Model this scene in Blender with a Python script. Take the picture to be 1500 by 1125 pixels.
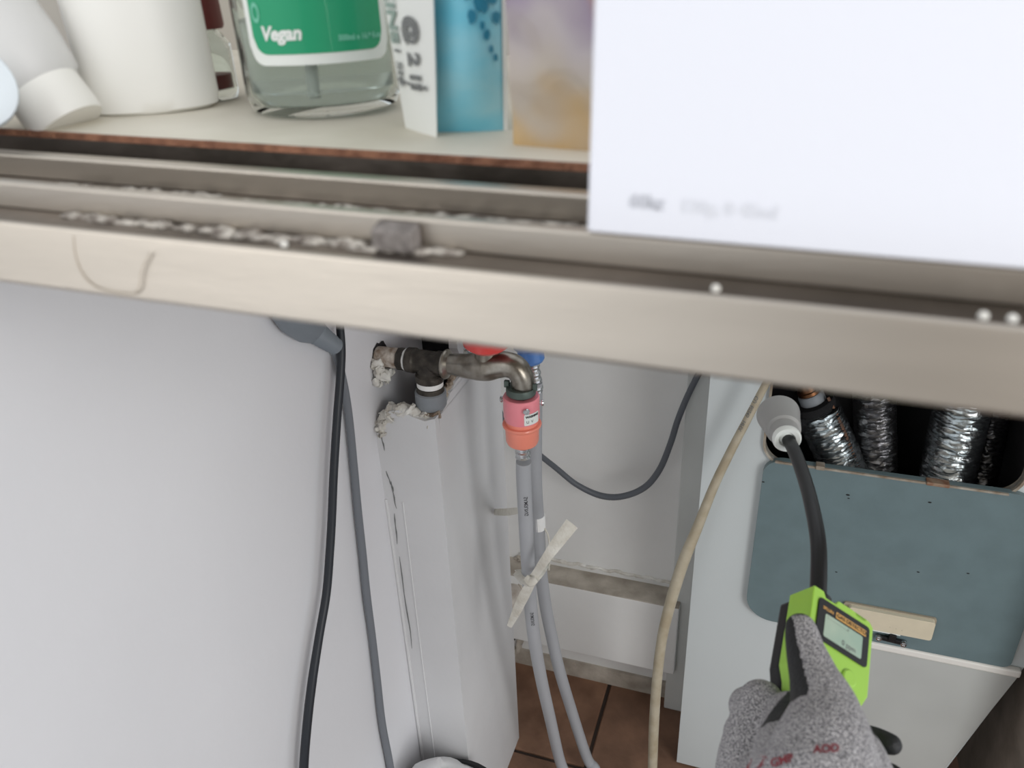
import bpy, bmesh, math, random
from mathutils import Vector as V, Matrix, noise
from mathutils.bvhtree import BVHTree
random.seed(4)
SC = bpy.context.scene
for o in list(bpy.data.objects): bpy.data.objects.remove(o)
COL = SC.collection
PI = math.pi

# ------------------------------------------------------------------ camera
F = 1161.0                                    # focal length in pixels for a 1500 px wide frame
FLOOR = 1.147                                 # camera height above the floor
XW = V((3650, 452, -F)).normalized()          # room axes expressed in camera coordinates (right, down, forward)
DW = V((97, 2198, F)); DW = (DW - XW*DW.dot(XW)).normalized()
YW = V((0.32067103, -0.45341674, 0.8316149)).normalized()
CAM = V((0, 0, FLOOR))
cd = bpy.data.cameras.new('camera'); cam = bpy.data.objects.new('camera', cd); COL.objects.link(cam)
SC.camera = cam
cd.sensor_width = 36; cd.lens = F/1500*36; cd.clip_start = .01
def cam2w(c):                                 # camera (right, down, forward) -> room
    c = V(c); return V((c.dot(XW), c.dot(YW), -c.dot(DW)))
R_, D_, F_ = cam2w((1,0,0)), cam2w((0,1,0)), cam2w((0,0,1))
m = Matrix((R_, -D_, -F_)).transposed().to_4x4(); m.translation = CAM
cam.matrix_world = m
cd.dof.use_dof = True; cd.dof.focus_distance = .93; cd.dof.aperture_fstop = 9.5

# ------------------------------------------------------------------ light
w = bpy.data.worlds.new('world'); SC.world = w; w.use_nodes = True
bg = w.node_tree.nodes['Background']; bg.inputs[0].default_value = (.93, .96, 1, 1); bg.inputs[1].default_value = .90
def area(name, loc, target, sx, sy, power, color):
    l = bpy.data.lights.new(name, 'AREA'); l.shape = 'RECTANGLE'; l.size = sx; l.size_y = sy
    l.energy = power; l.color = color
    o = bpy.data.objects.new(name, l); COL.objects.link(o); o.location = loc
    o.rotation_euler = (V(target)-V(loc)).to_track_quat('-Z', 'Y').to_euler(); return o
area('window_daylight', (1.05, -.62, 1.2), (-.3, .55, .7), 1.0, 1.2, 25, (1, .99, .98))
area('left_fill_light', (-1.1, -1.2, 1.95), (-.1, .4, .95), 1.5, 1.2, 9.5, (1, .975, .94))  # added fill, no doorway known; brightens the steel ledge and shelf
SC.view_settings.view_transform = 'Standard'; SC.view_settings.look = 'None'
SC.view_settings.gamma = 1; SC.view_settings.exposure = 0.0
SC.view_settings.use_curve_mapping = False

# ------------------------------------------------------------------ helpers
def ray(px, py):
    return cam2w((px-750, py-562.5, F))
def atY(px, py, y): r = ray(px, py); return CAM + r*(y/r.y)
def atX(px, py, x): r = ray(px, py); return CAM + r*(x/r.x)
def atZ(px, py, z): r = ray(px, py); return CAM + r*((z-FLOOR)/r.z)     # z = height above floor
def atD(px, py, d): return CAM + ray(px, py)*(d/F)
def dep(p): return (p-CAM).dot(F_)
def lin(c):
    return tuple(((x/255)/12.92 if x/255 <= .04045 else ((x/255+.055)/1.055)**2.4) for x in c)
def mat(name, rgb, rough=.5, metal=0, var=.0, vscale=8, bump=0, bscale=60, rgb2=None, trans=0, ior=1.45, coat=0, spec=.5, stretch=None, noise_lo=.35, noise_hi=.65, alpha=1):
    m = bpy.data.materials.new(name); m.use_nodes = True
    nt = m.node_tree; b = nt.nodes['Principled BSDF']
    c = lin(rgb)+(1,)
    b.inputs['Base Color'].default_value = c; b.inputs['Roughness'].default_value = rough
    b.inputs['Metallic'].default_value = metal; b.inputs['IOR'].default_value = ior
    b.inputs['Transmission Weight'].default_value = trans; b.inputs['Coat Weight'].default_value = coat
    b.inputs['Specular IOR Level'].default_value = spec; b.inputs['Alpha'].default_value = alpha
    tc = nt.nodes.new('ShaderNodeTexCoord'); mp = nt.nodes.new('ShaderNodeMapping')
    nt.links.new(tc.outputs['Object'], mp.inputs[0])
    if stretch: mp.inputs['Scale'].default_value = stretch
    if rgb2 is not None or var:
        n = nt.nodes.new('ShaderNodeTexNoise'); n.inputs['Scale'].default_value = vscale; n.inputs['Detail'].default_value = 6
        nt.links.new(mp.outputs[0], n.inputs['Vector'])
        r = nt.nodes.new('ShaderNodeMapRange'); r.inputs[1].default_value = noise_lo; r.inputs[2].default_value = noise_hi
        nt.links.new(n.outputs['Fac'], r.inputs[0])
        mx = nt.nodes.new('ShaderNodeMix'); mx.data_type = 'RGBA'
        c2 = lin(rgb2) if rgb2 is not None else tuple(max(0, x*(1-var)) for x in c[:3])
        mx.inputs['A'].default_value = c; mx.inputs['B'].default_value = tuple(c2)+(1,)
        nt.links.new(r.outputs[0], mx.inputs['Factor']); nt.links.new(mx.outputs['Result'], b.inputs['Base Color'])
    if bump:
        n = nt.nodes.new('ShaderNodeTexNoise'); n.inputs['Scale'].default_value = bscale; n.inputs['Detail'].default_value = 4
        nt.links.new(mp.outputs[0], n.inputs['Vector'])
        bp = nt.nodes.new('ShaderNodeBump'); bp.inputs['Strength'].default_value = bump; bp.inputs['Distance'].default_value = .002
        nt.links.new(n.outputs['Fac'], bp.inputs['Height']); nt.links.new(bp.outputs[0], b.inputs['Normal'])
    return m
def tag(o, label=None, cat=None, group=None, kind=None):
    if label: o['label'] = label
    if cat: o['category'] = cat
    if group: o['group'] = group
    if kind: o['kind'] = kind
    return o
def link(name, me, parent=None, mats=()):
    o = bpy.data.objects.new(name, me); COL.objects.link(o)
    for mm in (mats if isinstance(mats, (list, tuple)) else [mats]): me.materials.append(mm)
    if parent: o.parent = parent; o.matrix_parent_inverse = Matrix.Translation(-parent.location)
    return o
def empty(name, loc, label, cat, group=None):
    o = bpy.data.objects.new(name, None); o.empty_display_size = .02; COL.objects.link(o); o.location = loc
    return tag(o, label, cat, group)
def fin(bm, name, mats, parent=None, smooth=False, bevel=0, seg=2, angle=.6):
    bmesh.ops.recalc_face_normals(bm, faces=bm.faces[:])
    me = bpy.data.meshes.new(name); bm.to_mesh(me); bm.free()
    if smooth:
        me.polygons.foreach_set('use_smooth', [True]*len(me.polygons))
        me.set_sharp_from_angle(angle=angle)
    o = link(name, me, parent, mats)
    if bevel:
        md = o.modifiers.new('bevel', 'BEVEL'); md.width = bevel; md.segments = seg; md.limit_method = 'ANGLE'
    return o
def bbox(bm, lo, hi, M=None):
    r = bmesh.ops.create_cube(bm, size=1)
    for v in r['verts']:
        v.co = V((lo[i] + (v.co[i]+.5)*(hi[i]-lo[i]) for i in range(3)))
        if M: v.co = M @ v.co
    return r['verts']
def box(name, lo, hi, mats, parent=None, bevel=0, M=None, seg=2):
    bm = bmesh.new(); bbox(bm, lo, hi, M); return fin(bm, name, mats, parent, bevel=bevel, seg=seg)
def frame(origin, z, x=None):
    z = V(z).normalized(); x = V(x) if x is not None else (V((1,0,0)) if abs(z.x) < .9 else V((0,1,0)))
    x = (x - z*x.dot(z)).normalized(); y = z.cross(x)
    M = Matrix((x, y, z)).transposed().to_4x4(); M.translation = V(origin); return M
def lathe_bm(bm, prof, M, n=32, caps=True, mi=0):
    rings = []
    for r, z in prof:
        rings.append([bm.verts.new(M @ V((r*math.cos(2*PI*k/n), r*math.sin(2*PI*k/n), z))) for k in range(n)])
    for a, b in zip(rings, rings[1:]):
        for k in range(n):
            f = bm.faces.new((a[k], a[(k+1) % n], b[(k+1) % n], b[k])); f.material_index = mi
    if caps:
        for rr in (rings[0], rings[-1]):
            try: f = bm.faces.new(rr); f.material_index = mi
            except ValueError: pass
def lathe(name, prof, M, mats, parent=None, n=32, caps=True, angle=.6):
    bm = bmesh.new(); lathe_bm(bm, prof, M, n, caps); return fin(bm, name, mats, parent, smooth=True, angle=angle)
def spline(pts, rad, sub=8):
    P = [V(p) for p in pts]; out = []; ro = []
    if not isinstance(rad, (list, tuple)): rad = [rad]*len(P)
    for i in range(len(P)-1):
        p0 = P[max(i-1, 0)]; p1 = P[i]; p2 = P[i+1]; p3 = P[min(i+2, len(P)-1)]
        for s in range(sub):
            t = s/sub
            out.append(.5*((2*p1)+(-p0+p2)*t+(2*p0-5*p1+4*p2-p3)*t*t+(-p0+3*p1-3*p2+p3)*t**3))
            ro.append(rad[i]*(1-t)+rad[i+1]*t)
    out.append(P[-1]); ro.append(rad[-1]); return out, ro
def frames(P):
    T = []
    for i in range(len(P)):
        T.append((P[min(i+1, len(P)-1)]-P[max(i-1, 0)]).normalized())
    x = T[0].orthogonal().normalized(); X = []
    for t in T:
        x = (x - t*x.dot(t)).normalized(); X.append(x)
    return T, X
def tube_bm(bm, P, R, n=14, flat=1, fdir=None, caps=True, mi=0, jitter=0):
    T, X = frames(P); rings = []
    for i, (p, r, t, x) in enumerate(zip(P, R, T, X)):
        if fdir is not None:
            x = V(fdir); x = (x-t*x.dot(t)).normalized()
        y = t.cross(x); ring = []
        for k in range(n):
            a = 2*PI*k/n; rr = r*(1+jitter*(random.random()-.5))
            ring.append(bm.verts.new(p + x*math.cos(a)*rr + y*math.sin(a)*rr*flat))
        rings.append(ring)
    for a, b in zip(rings, rings[1:]):
        for k in range(n):
            f = bm.faces.new((a[k], a[(k+1) % n], b[(k+1) % n], b[k])); f.material_index = mi
    if caps: bm.faces.new(rings[0]); bm.faces.new(rings[-1])
def tube(name, pts, rad, mats, parent=None, n=14, sub=8, flat=1, fdir=None, jitter=0):
    P, R = spline(pts, rad, sub); bm = bmesh.new(); tube_bm(bm, P, R, n, flat, fdir, jitter=jitter)
    return fin(bm, name, mats, parent, smooth=True, angle=1.0)
def corrugated(name, pts, r0, r1, pitch, mats, parent=None, n=36, jit=.05):
    P, _ = spline(pts, 1, 24)
    L = [0]
    for a, b in zip(P, P[1:]): L.append(L[-1]+(b-a).length)
    N = int(L[-1]/pitch*4); Q = []; R = []; j = 0
    for i in range(N+1):
        s = L[-1]*i/N
        while j < len(L)-2 and L[j+1] < s: j += 1
        Q.append(P[j].lerp(P[j+1], (s-L[j])/max(1e-9, L[j+1]-L[j]))); R.append((r0, (r0+r1)/2, r1, (r0+r1)/2)[i % 4])
    bm = bmesh.new(); T, X = frames(Q); rings = []
    for i, (p, r, t, x) in enumerate(zip(Q, R, T, X)):
        y = t.cross(x); ring = []
        for k in range(n):
            a = 2*PI*k/n; d = V((math.cos(a), math.sin(a)))
            nz = noise.noise(V((d.x*3, d.y*3, i*.13+r0*900)))+.6*noise.noise(V((d.x*9, d.y*9, i*.5)))
            rr = r*(1+jit*nz); sh = t*pitch*.6*noise.noise(V((d.x*4+7, d.y*4, i*.3)))
            ring.append(bm.verts.new(p+x*d.x*rr+y*d.y*rr+sh))
        rings.append(ring)
    for a, b in zip(rings, rings[1:]):
        for k in range(n): bm.faces.new((a[k], a[(k+1) % n], b[(k+1) % n], b[k]))
    bm.faces.new(rings[0]); bm.faces.new(rings[-1])
    return fin(bm, name, mats, parent, smooth=True, angle=1.2)
def prism_bm(bm, poly, off, mi=0):
    a = [bm.verts.new(p) for p in poly]; b = [bm.verts.new(V(p)+off) for p in poly]; n = len(a)
    fs = [bm.faces.new(a), bm.faces.new(b[::-1])]
    for k in range(n): fs.append(bm.faces.new((a[k], a[(k+1) % n], b[(k+1) % n], b[k])))
    for f in fs: f.material_index = mi
    bmesh.ops.triangulate(bm, faces=fs[:2])
def prism(name, poly, off, mats, parent=None, bevel=0, smooth=False, seg=2):
    bm = bmesh.new(); prism_bm(bm, [V(p) for p in poly], V(off)); return fin(bm, name, mats, parent, bevel=bevel, smooth=smooth, seg=seg)
def rrect(x0, y0, x1, y1, r, seg=8):
    if not isinstance(r, (list, tuple)): r = [r]*4
    out = []
    for (cx, cy, a0, q) in ((x1-r[0], y1-r[0], 0, r[0]), (x0+r[1], y1-r[1], 90, r[1]), (x0+r[2], y0+r[2], 180, r[2]), (x1-r[3], y0+r[3], 270, r[3])):
        for k in range(seg+1):
            a = math.radians(a0+90*k/seg); out.append((cx+q*math.cos(a), cy+q*math.sin(a)))
    return out
def holed_bm(bm, outer, inner, off):
    es = []
    for loop in (outer, inner):
        vs = [bm.verts.new(p) for p in loop]
        es += [bm.edges.new((vs[k], vs[(k+1) % len(vs)])) for k in range(len(vs))]
    r = bmesh.ops.triangle_fill(bm, use_beauty=True, edges=es)
    fs = [g for g in r['geom'] if isinstance(g, bmesh.types.BMFace)]
    e = bmesh.ops.extrude_face_region(bm, geom=fs)
    for g in e['geom']:
        if isinstance(g, bmesh.types.BMVert): g.co += V(off)
def holed(name, outer, inner, off, mats, parent=None, bevel=0):
    bm = bmesh.new(); holed_bm(bm, [V(p) for p in outer], [V(p) for p in inner], off)
    return fin(bm, name, mats, parent, bevel=bevel)
def text(name, s, size, mats, mapf, parent=None, align='LEFT', thick=0, shear=0, spacing=1, bold=0):
    cu = bpy.data.curves.new(name, 'FONT'); cu.body = s; cu.size = size; cu.align_x = align; cu.extrude = thick
    cu.shear = shear; cu.space_character = spacing; cu.resolution_u = 3; cu.offset = bold
    t = bpy.data.objects.new(name, cu); COL.objects.link(t)
    dg = bpy.context.evaluated_depsgraph_get(); me = bpy.data.meshes.new_from_object(t.evaluated_get(dg))
    bpy.data.objects.remove(t); bpy.data.curves.remove(cu)
    bm = bmesh.new(); bm.from_mesh(me)
    bmesh.ops.triangulate(bm, faces=bm.faces[:])
    for v in bm.verts: v.co = mapf(v.co.x, v.co.y)
    me2 = bpy.data.meshes.new(name); bm.to_mesh(me2); bm.free(); bpy.data.meshes.remove(me)
    me2.materials.clear()
    return link(name, me2, parent, mats)
def on_tube(P, t0, side, r):
    """map (u along, v around) to the outside of a tube following P from point index t0"""
    L = [0]
    for a, b in zip(P, P[1:]): L.append(L[-1]+(b-a).length)
    def fn(u, v):
        s = t0+u; j = 0
        while j < len(L)-2 and L[j+1] < s: j += 1
        p = P[j].lerp(P[j+1], (s-L[j])/(L[j+1]-L[j])); t = (P[j+1]-P[j]).normalized()
        d = (side - t*side.dot(t)).normalized(); q = t.cross(d); a = v/r
        return p+d*math.cos(a)*(r*1.02)+q*math.sin(a)*(r*1.02)
    return fn

# ------------------------------------------------------------------ materials
M_wall = mat('painted_wall_left', (226, 226, 229), .62, var=.05, vscale=3, bump=.25, bscale=55)
M_pier = mat('painted_pier', (222, 222, 223), .6, var=.07, vscale=6, bump=.35, bscale=45)
M_back = mat('painted_back', (234, 234, 232), .6, var=.08, vscale=6, bump=.15, bscale=90)
M_dust = mat('dusty_cement', (194, 186, 174), .9, rgb2=(156, 147, 135), vscale=25, bump=.6, bscale=150)
M_raw = mat('raw_edge', (196, 184, 168), .95, rgb2=(120, 100, 82), vscale=60, bump=.9, bscale=200)
M_plaster = mat('plaster', (232, 231, 226), .8, rgb2=(205, 200, 190), vscale=60, bump=.6, bscale=160)
M_cavityshade = mat('cavity_shade', (44, 42, 44), .95, rgb2=(24, 23, 25), vscale=20, bump=.5, bscale=100)  # shade inside the broken chase and holes, put into a dark colour
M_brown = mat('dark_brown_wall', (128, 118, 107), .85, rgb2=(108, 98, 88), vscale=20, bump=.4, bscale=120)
M_steel = mat('brushed_steel', (196, 188, 177), .4, 1, var=.10, vscale=6, bump=.05, bscale=80, stretch=(1, 12, 12))
M_steeld = mat('stained_shaded_steel', (124, 116, 109), .45, 1, rgb2=(86, 80, 74), vscale=14, bump=.25, bscale=90)  # mottled steel, darkened so the channels' shade is in its colour
M_grime = mat('grime', (206, 200, 190), .9, rgb2=(108, 98, 90), vscale=160, bump=1, bscale=300)
M_shelf = mat('cream_laminate', (226, 220, 206), .55, rgb2=(203, 196, 180), vscale=9, bump=.1)
M_chip = mat('raw_board_edge', (150, 106, 82), .9, rgb2=(112, 74, 56), vscale=120, bump=.8, bscale=300)
M_brass = mat('tarnished_brass', (168, 163, 154), .33, 1, rgb2=(128, 121, 110), vscale=60, bump=.1, bscale=200)
M_iron = mat('dark_iron', (84, 79, 72), .5, .5, rgb2=(54, 50, 46), vscale=90, bump=.6, bscale=220)
M_clampgreen = mat('grey_green_clamp', (88, 100, 94), .45, .3)
M_greyplastic = mat('grey_plastic', (138, 143, 148), .5, var=.1, vscale=70)
M_bluegrey = mat('blue_grey_pipe', (118, 128, 142), .45)
M_white = mat('white_plastic', (232, 230, 224), .4)
M_teflon = mat('white_tape', (242, 242, 240), .5, bump=.5, bscale=300)
M_pink = mat('pink_plastic', (246, 146, 156), .38, coat=.3)
M_coral = mat('coral_plastic', (248, 148, 126), .38, coat=.3)
M_red = mat('red_plastic', (214, 74, 70), .35, coat=.4)
M_blue = mat('blue_plastic', (84, 132, 200), .35, coat=.4)
M_hose = mat('grey_hose', (174, 176, 180), .45, var=.05, vscale=20)
M_hose2 = mat('grey_hose_rear', (166, 168, 172), .5, var=.05, vscale=20)
M_black = mat('black_rubber', (36, 40, 46), .42)
M_dgrey = mat('dark_grey_cable', (92, 96, 102), .5)
M_fgrey = mat('flat_grey_cable', (116, 120, 126), .5)
M_plug = mat('grey_plug', (120, 127, 134), .5)
M_beige = mat('beige_cable', (188, 180, 160), .5, rgb2=(168, 156, 132), vscale=40)
M_ink = mat('black_ink', (30, 30, 32), .6)
M_softink = mat('grey_ink', (120, 122, 122), .7)
M_foil = mat('aluminium_foil', (222, 228, 230), .26, 1, bump=.5, bscale=120)
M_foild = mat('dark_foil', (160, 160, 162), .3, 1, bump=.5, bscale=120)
M_crimp = mat('crimped_aluminium', (214, 216, 218), .25, 1)
M_boiler = mat('boiler_white_enamel', (206, 213, 214), .38, var=.04, vscale=4)
M_boilershaded = mat('boiler_enamel_shaded', (190, 193, 190), .45, var=.08, vscale=8)  # boiler enamel darkened, lower panel's shade put into the colour
M_cover = mat('blue_grey_cover', (110, 129, 133), .42, var=.10, vscale=30, bump=.08, bscale=200, coat=.15)
M_rim = mat('aged_rim', (176, 170, 158), .6, rgb2=(128, 112, 94), vscale=50)
M_cream = mat('cream_handle', (216, 206, 182), .45, var=.05, vscale=60)
M_creamd = mat('cream_stained', (160, 150, 132), .6)
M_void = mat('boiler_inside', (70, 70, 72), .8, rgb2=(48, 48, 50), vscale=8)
M_copper = mat('aged_copper', (150, 104, 72), .4, 1, rgb2=(110, 80, 58), vscale=80)
M_foam = mat('black_foam', (26, 26, 28), .95, bump=.7, bscale=250)
M_green = mat('lime_plastic', (158, 206, 78), .38, coat=.2)
M_blackp = mat('black_plastic', (28, 29, 31), .35)
M_lcd = mat('lcd', (150, 176, 160), .25, rgb2=(170, 188, 170), vscale=30)
M_amber = mat('amber_print', (206, 160, 92), .5)
M_coneg = mat('grey_cone_plastic', (160, 160, 158), .42)
M_tape = mat('fabric_tape', (222, 219, 210), .75, rgb2=(204, 199, 187), vscale=70, bump=.6, bscale=300)
M_tile = [mat('terracotta_tile_%s' % 'abcd'[i], c, .6, rgb2=c2, vscale=16, bump=.3, bscale=120) for i, (c, c2) in enumerate(
    (((142, 108, 86), (112, 82, 64)), ((134, 100, 80), (106, 78, 62)), ((148, 112, 90), (116, 86, 68)), ((130, 98, 78), (104, 78, 62))))]
M_grout = mat('dark_grout', (58, 48, 42), .95, bump=.6)
M_bag = mat('white_bag', (236, 236, 236), .35, spec=.6, bump=.3, bscale=40)
M_carton = mat('white_carton', (228, 230, 238), .6, bump=.04, bscale=300)
M_clear = mat('clear_plastic', (240, 246, 244), .04, trans=1, ior=1.12)
M_liquid = mat('clear_liquid', (226, 232, 230), .12, trans=.85, ior=1.2)
M_labelg = mat('green_label', (30, 158, 112), .5, coat=.2)
M_labelw = mat('white_label', (236, 240, 236), .5)
M_mint = mat('mint_print', (120, 200, 172), .5)
M_tubew = mat('white_tube', (234, 236, 232), .45)
M_grey_tube = mat('pale_grey_tube', (206, 205, 203), .45)
M_cap = mat('dark_red_cap', (112, 50, 48), .45)
M_pouchb = mat('blue_pouch', (110, 204, 228), .4, rgb2=(172, 222, 232), vscale=22, coat=.2, stretch=(.6, 1, 1.6))
M_navy = mat('blue_print', (44, 134, 164), .5)
M_splash = mat('roll_paper', (228, 236, 242), .7)

def pouch_mat():
    m = bpy.data.materials.new('iridescent_film'); m.use_nodes = True; nt = m.node_tree; b = nt.nodes['Principled BSDF']
    tc = nt.nodes.new('ShaderNodeTexCoord'); n = nt.nodes.new('ShaderNodeTexNoise'); n.inputs['Scale'].default_value = 26; n.inputs['Detail'].default_value = 2
    nt.links.new(tc.outputs['Object'], n.inputs['Vector'])
    sep = nt.nodes.new('ShaderNodeSeparateXYZ'); nt.links.new(tc.outputs['Object'], sep.inputs[0])
    mr = nt.nodes.new('ShaderNodeMapRange'); mr.inputs[1].default_value = FLOOR-.075; mr.inputs[2].default_value = FLOOR+.01
    nt.links.new(sep.outputs['Z'], mr.inputs[0])
    ad = nt.nodes.new('ShaderNodeMath'); ad.operation = 'MULTIPLY_ADD'; ad.inputs[1].default_value = .9
    nt.links.new(n.outputs['Fac'], ad.inputs[0])
    s2 = nt.nodes.new('ShaderNodeMath'); s2.operation = 'SUBTRACT'; s2.inputs[1].default_value = .45
    nt.links.new(mr.outputs[0], s2.inputs[0]); nt.links.new(s2.outputs[0], ad.inputs[2])
    cr = nt.nodes.new('ShaderNodeValToRGB'); e = cr.color_ramp.elements
    e[0].position = .0; e[0].color = lin((212, 178, 124))+(1,); e[1].position = 1; e[1].color = lin((188, 178, 206))+(1,)
    for p, c in ((.22, (204, 192, 178)), (.5, (200, 190, 192)), (.7, (172, 156, 176)), (.82, (188, 140, 124))):
        x = e.new(p); x.color = lin(c)+(1,)
    nt.links.new(ad.outputs[0], cr.inputs[0]); nt.links.new(cr.outputs[0], b.inputs['Base Color'])
    b.inputs['Roughness'].default_value = .25; b.inputs['Transmission Weight'].default_value = .15; b.inputs['Coat Weight'].default_value = .4
    return m
M_pouch = pouch_mat()
def knit_mat():
    m = bpy.data.materials.new('grey_knit'); m.use_nodes = True; nt = m.node_tree; b = nt.nodes['Principled BSDF']
    tc = nt.nodes.new('ShaderNodeTexCoord'); mp = nt.nodes.new('ShaderNodeMapping'); mp.inputs['Scale'].default_value = (1, 1, 1.8)
    nt.links.new(tc.outputs['Object'], mp.inputs[0])
    vo = nt.nodes.new('ShaderNodeTexVoronoi'); vo.inputs['Scale'].default_value = 800; nt.links.new(mp.outputs[0], vo.inputs['Vector'])
    n = nt.nodes.new('ShaderNodeTexNoise'); n.inputs['Scale'].default_value = 900; n.inputs['Detail'].default_value = 2
    nt.links.new(mp.outputs[0], n.inputs['Vector'])
    cr = nt.nodes.new('ShaderNodeValToRGB'); e = cr.color_ramp.elements
    e[0].position = .38; e[0].color = lin((104, 104, 108))+(1,); e[1].position = .6; e[1].color = lin((196, 194, 196))+(1,)
    x = e.new(.5); x.color = lin((160, 158, 161))+(1,)
    nt.links.new(n.outputs['Fac'], cr.inputs[0]); nt.links.new(cr.outputs[0], b.inputs['Base Color'])
    bp = nt.nodes.new('ShaderNodeBump'); bp.inputs['Strength'].default_value = .7; bp.inputs['Distance'].default_value = .0012
    nt.links.new(vo.outputs['Distance'], bp.inputs['Height']); nt.links.new(bp.outputs[0], b.inputs['Normal'])
    b.inputs['Roughness'].default_value = .95
    return m
M_knit = knit_mat()
M_coat = mat('black_glove_coating', (34, 35, 37), .6, bump=.4, bscale=400)
M_print = mat('faded_red_print', (132, 60, 68), .8)

Z = lambda down: FLOOR-down                    # depth below the camera -> height above the floor
WL = -.3925; PX = -.32; YB = 1.0               # left wall plane, pier plane, back wall plane

# ------------------------------------------------------------------ floor
bm = bmesh.new(); bbox(bm, (-.9, -.3, -.05), (.9, 1.5, -.004)); fl = fin(bm, 'floor', M_grout); tag(fl, kind='structure')
T = .2; base = None
for i in range(-1, 4):
    for j in range(-3, 2):
        x0 = -.2+(i-1)*T; y0 = .818+j*T
        lo = (x0+.003, y0+.003, -.008); hi = (x0+T-.003, y0+T-.003, .0)
        if hi[0] > .62: continue
        me_o = box('tile', (-T/2+.003, -T/2+.003, -.012), (T/2-.003, T/2-.003, 0), M_tile[(i*3+j*5) % 4], fl, bevel=.002, seg=1)
        me_o.location = (x0+T/2, y0+T/2, random.uniform(-.0006, .0006))

# ------------------------------------------------------------------ walls
TOPW = Z(.105)
bm = bmesh.new(); bbox(bm, (-.72, -.05, 0), (WL, 1.2, TOPW)); wl = fin(bm, 'wall_left', M_wall); tag(wl, kind='structure')
# back wall: upper panel, projecting lower panel with a dusty top, recessed toe
wb = box('wall_back', (WL, YB, 0), (-.062, 1.22, TOPW+.06), M_back); tag(wb, kind='structure')
lowp = box('lower_panel', (WL, .957, Z(1.047)), (-.085, YB, Z(.902)), M_back, wb, bevel=.002)
box('dusty_sill', (WL, .957, Z(.902)), (-.085, YB, Z(.900)), M_dust, wb)
pts = []
n = 40
for k in range(n+1):
    x = -.36+.27*k/n
    pts.append((x, YB-.001, Z(.888)+.004*noise.noise(V((x*60, 0, 0)))))
tube('caulk_bead', [V(p) for p in pts], [.003+.0018*noise.noise(V((k*1.3, 3, 1))) for k in range(n+1)], M_plaster, wb, n=6, sub=2, jitter=.6)
box('toe_strip', (WL, YB-.006, 0), (-.09, YB, .035), M_dust, wb)
# wall right of the boiler, its shade put into the dark brown colour
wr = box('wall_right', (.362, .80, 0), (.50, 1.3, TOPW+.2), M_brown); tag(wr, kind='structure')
wf = box('reflection_wall', (.06, -.80, 0), (1.2, -.72, 2.2), M_brown); tag(wf, kind='structure')  # unseen wall added so the right end of the ledge reflects dark
tr = box('trim_1', (-.099, .972, 0), (-.058, YB, TOPW), mat('trim_grey', (205, 207, 204), .55, var=.08), bevel=.002); tag(tr, kind='structure')

# pier: boxed pipe chase with its upper corner broken away
def onP(px, py, dx=0): return atX(px, py, PX+dx)
top_front = Z(.507)
zt = [atY(x, y, .644).z for x, y in ((556, 632), (566, 612), (580, 604), (598, 603), (612, 612), (628, 618), (641, 614))]
xs = [WL, WL+.010, WL+.020, WL+.032, WL+.046, WL+.060, PX]
front = [V((WL, .644, 0)), V((PX, .644, 0))]+[V((xs[i], .644, zt[i])) for i in range(6, -1, -1)]
bm = bmesh.new(); prism_bm(bm, front, V((0, .009, 0)))
diag = [(641, 614), (647, 603), (654, 590), (660, 576), (667, 562), (674, 551), (680, 543), (676, 525), (670, 510), (668, 480)]
prof = []
for a, b in zip(diag, diag[1:]):
    for s in range(3):
        t = s/3; p = onP(a[0]*(1-t)+b[0]*t, a[1]*(1-t)+b[1]*t)
        prof.append(V((PX, max(p.y, .6531)+.0012*random.uniform(-1, 1), p.z+.0012*random.uniform(-1, 1))))
prof = [V((PX, .6531, 0)), V((PX, .6531, prof[0].z-.02))]+prof+[V((PX, .70, TOPW))]
prev = None
for p in prof:
    cur = [bm.verts.new((x, y, p.z)) for x, y in ((PX, p.y), (PX, .842), (PX-.010, .842), (PX-.010, p.y))]
    if prev:
        for k in range(4): bm.faces.new((prev[k], prev[(k+1) % 4], cur[(k+1) % 4], cur[k]))
    else: bm.faces.new(cur)
    prev = cur
bm.faces.new(prev)
bbox(bm, (WL, .835, 0), (PX-.010, .842, TOPW))
wm = fin(bm, 'wall_middle', M_pier); tag(wm, kind='structure')
box('cavity_back', (WL, .775, Z(1.0)), (PX-.0101, .785, TOPW), M_cavityshade, wm)
box('cavity_fill', (WL+.001, .6531, 0), (PX-.0102, .775, Z(.60)), M_cavityshade, wm)
# lumpy plaster along the broken top and raw board edge on the diagonal
def lumps(name, path, r, mt, parent, n=10, amp=.7, freq=90):
    P, R = spline(path, r*.8, 16); bm = bmesh.new(); tube_bm(bm, P, R, 20)
    for v in bm.verts:
        q = v.co*freq; v.co += noise.noise_vector(q)*r*amp+noise.noise_vector(q*2.7)*r*amp*.5+noise.noise_vector(q*6)*r*.2
    return fin(bm, name, mt, parent, smooth=True, angle=1.2)
lumps('plaster_lip', [V((xs[i]+(.004 if i == 0 else 0), .650, zt[i]-.004)) for i in range(0, 4)]+[V((xs[4], .652, zt[4]-.002)), V((xs[5]+.004, .652, zt[5]-.004))], .0085, M_plaster, wm)
lumps('plaster_lip', [V((xs[0]+.004, .647, zt[0]-.006)), V((xs[1], .646, zt[1]-.008)), V((xs[2], .647, zt[2]-.006))], .0075, M_plaster, wm, freq=140)
lumps('broken_edge', [V((xs[i], .655, zt[i]-.001)) for i in range(4, 7)], .005, M_raw, wm, freq=160)
lumps('broken_edge', [V((PX-.006, p.y+.001, p.z)) for p in prof[2::3][:8]], .004, M_raw, wm, freq=200)
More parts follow.
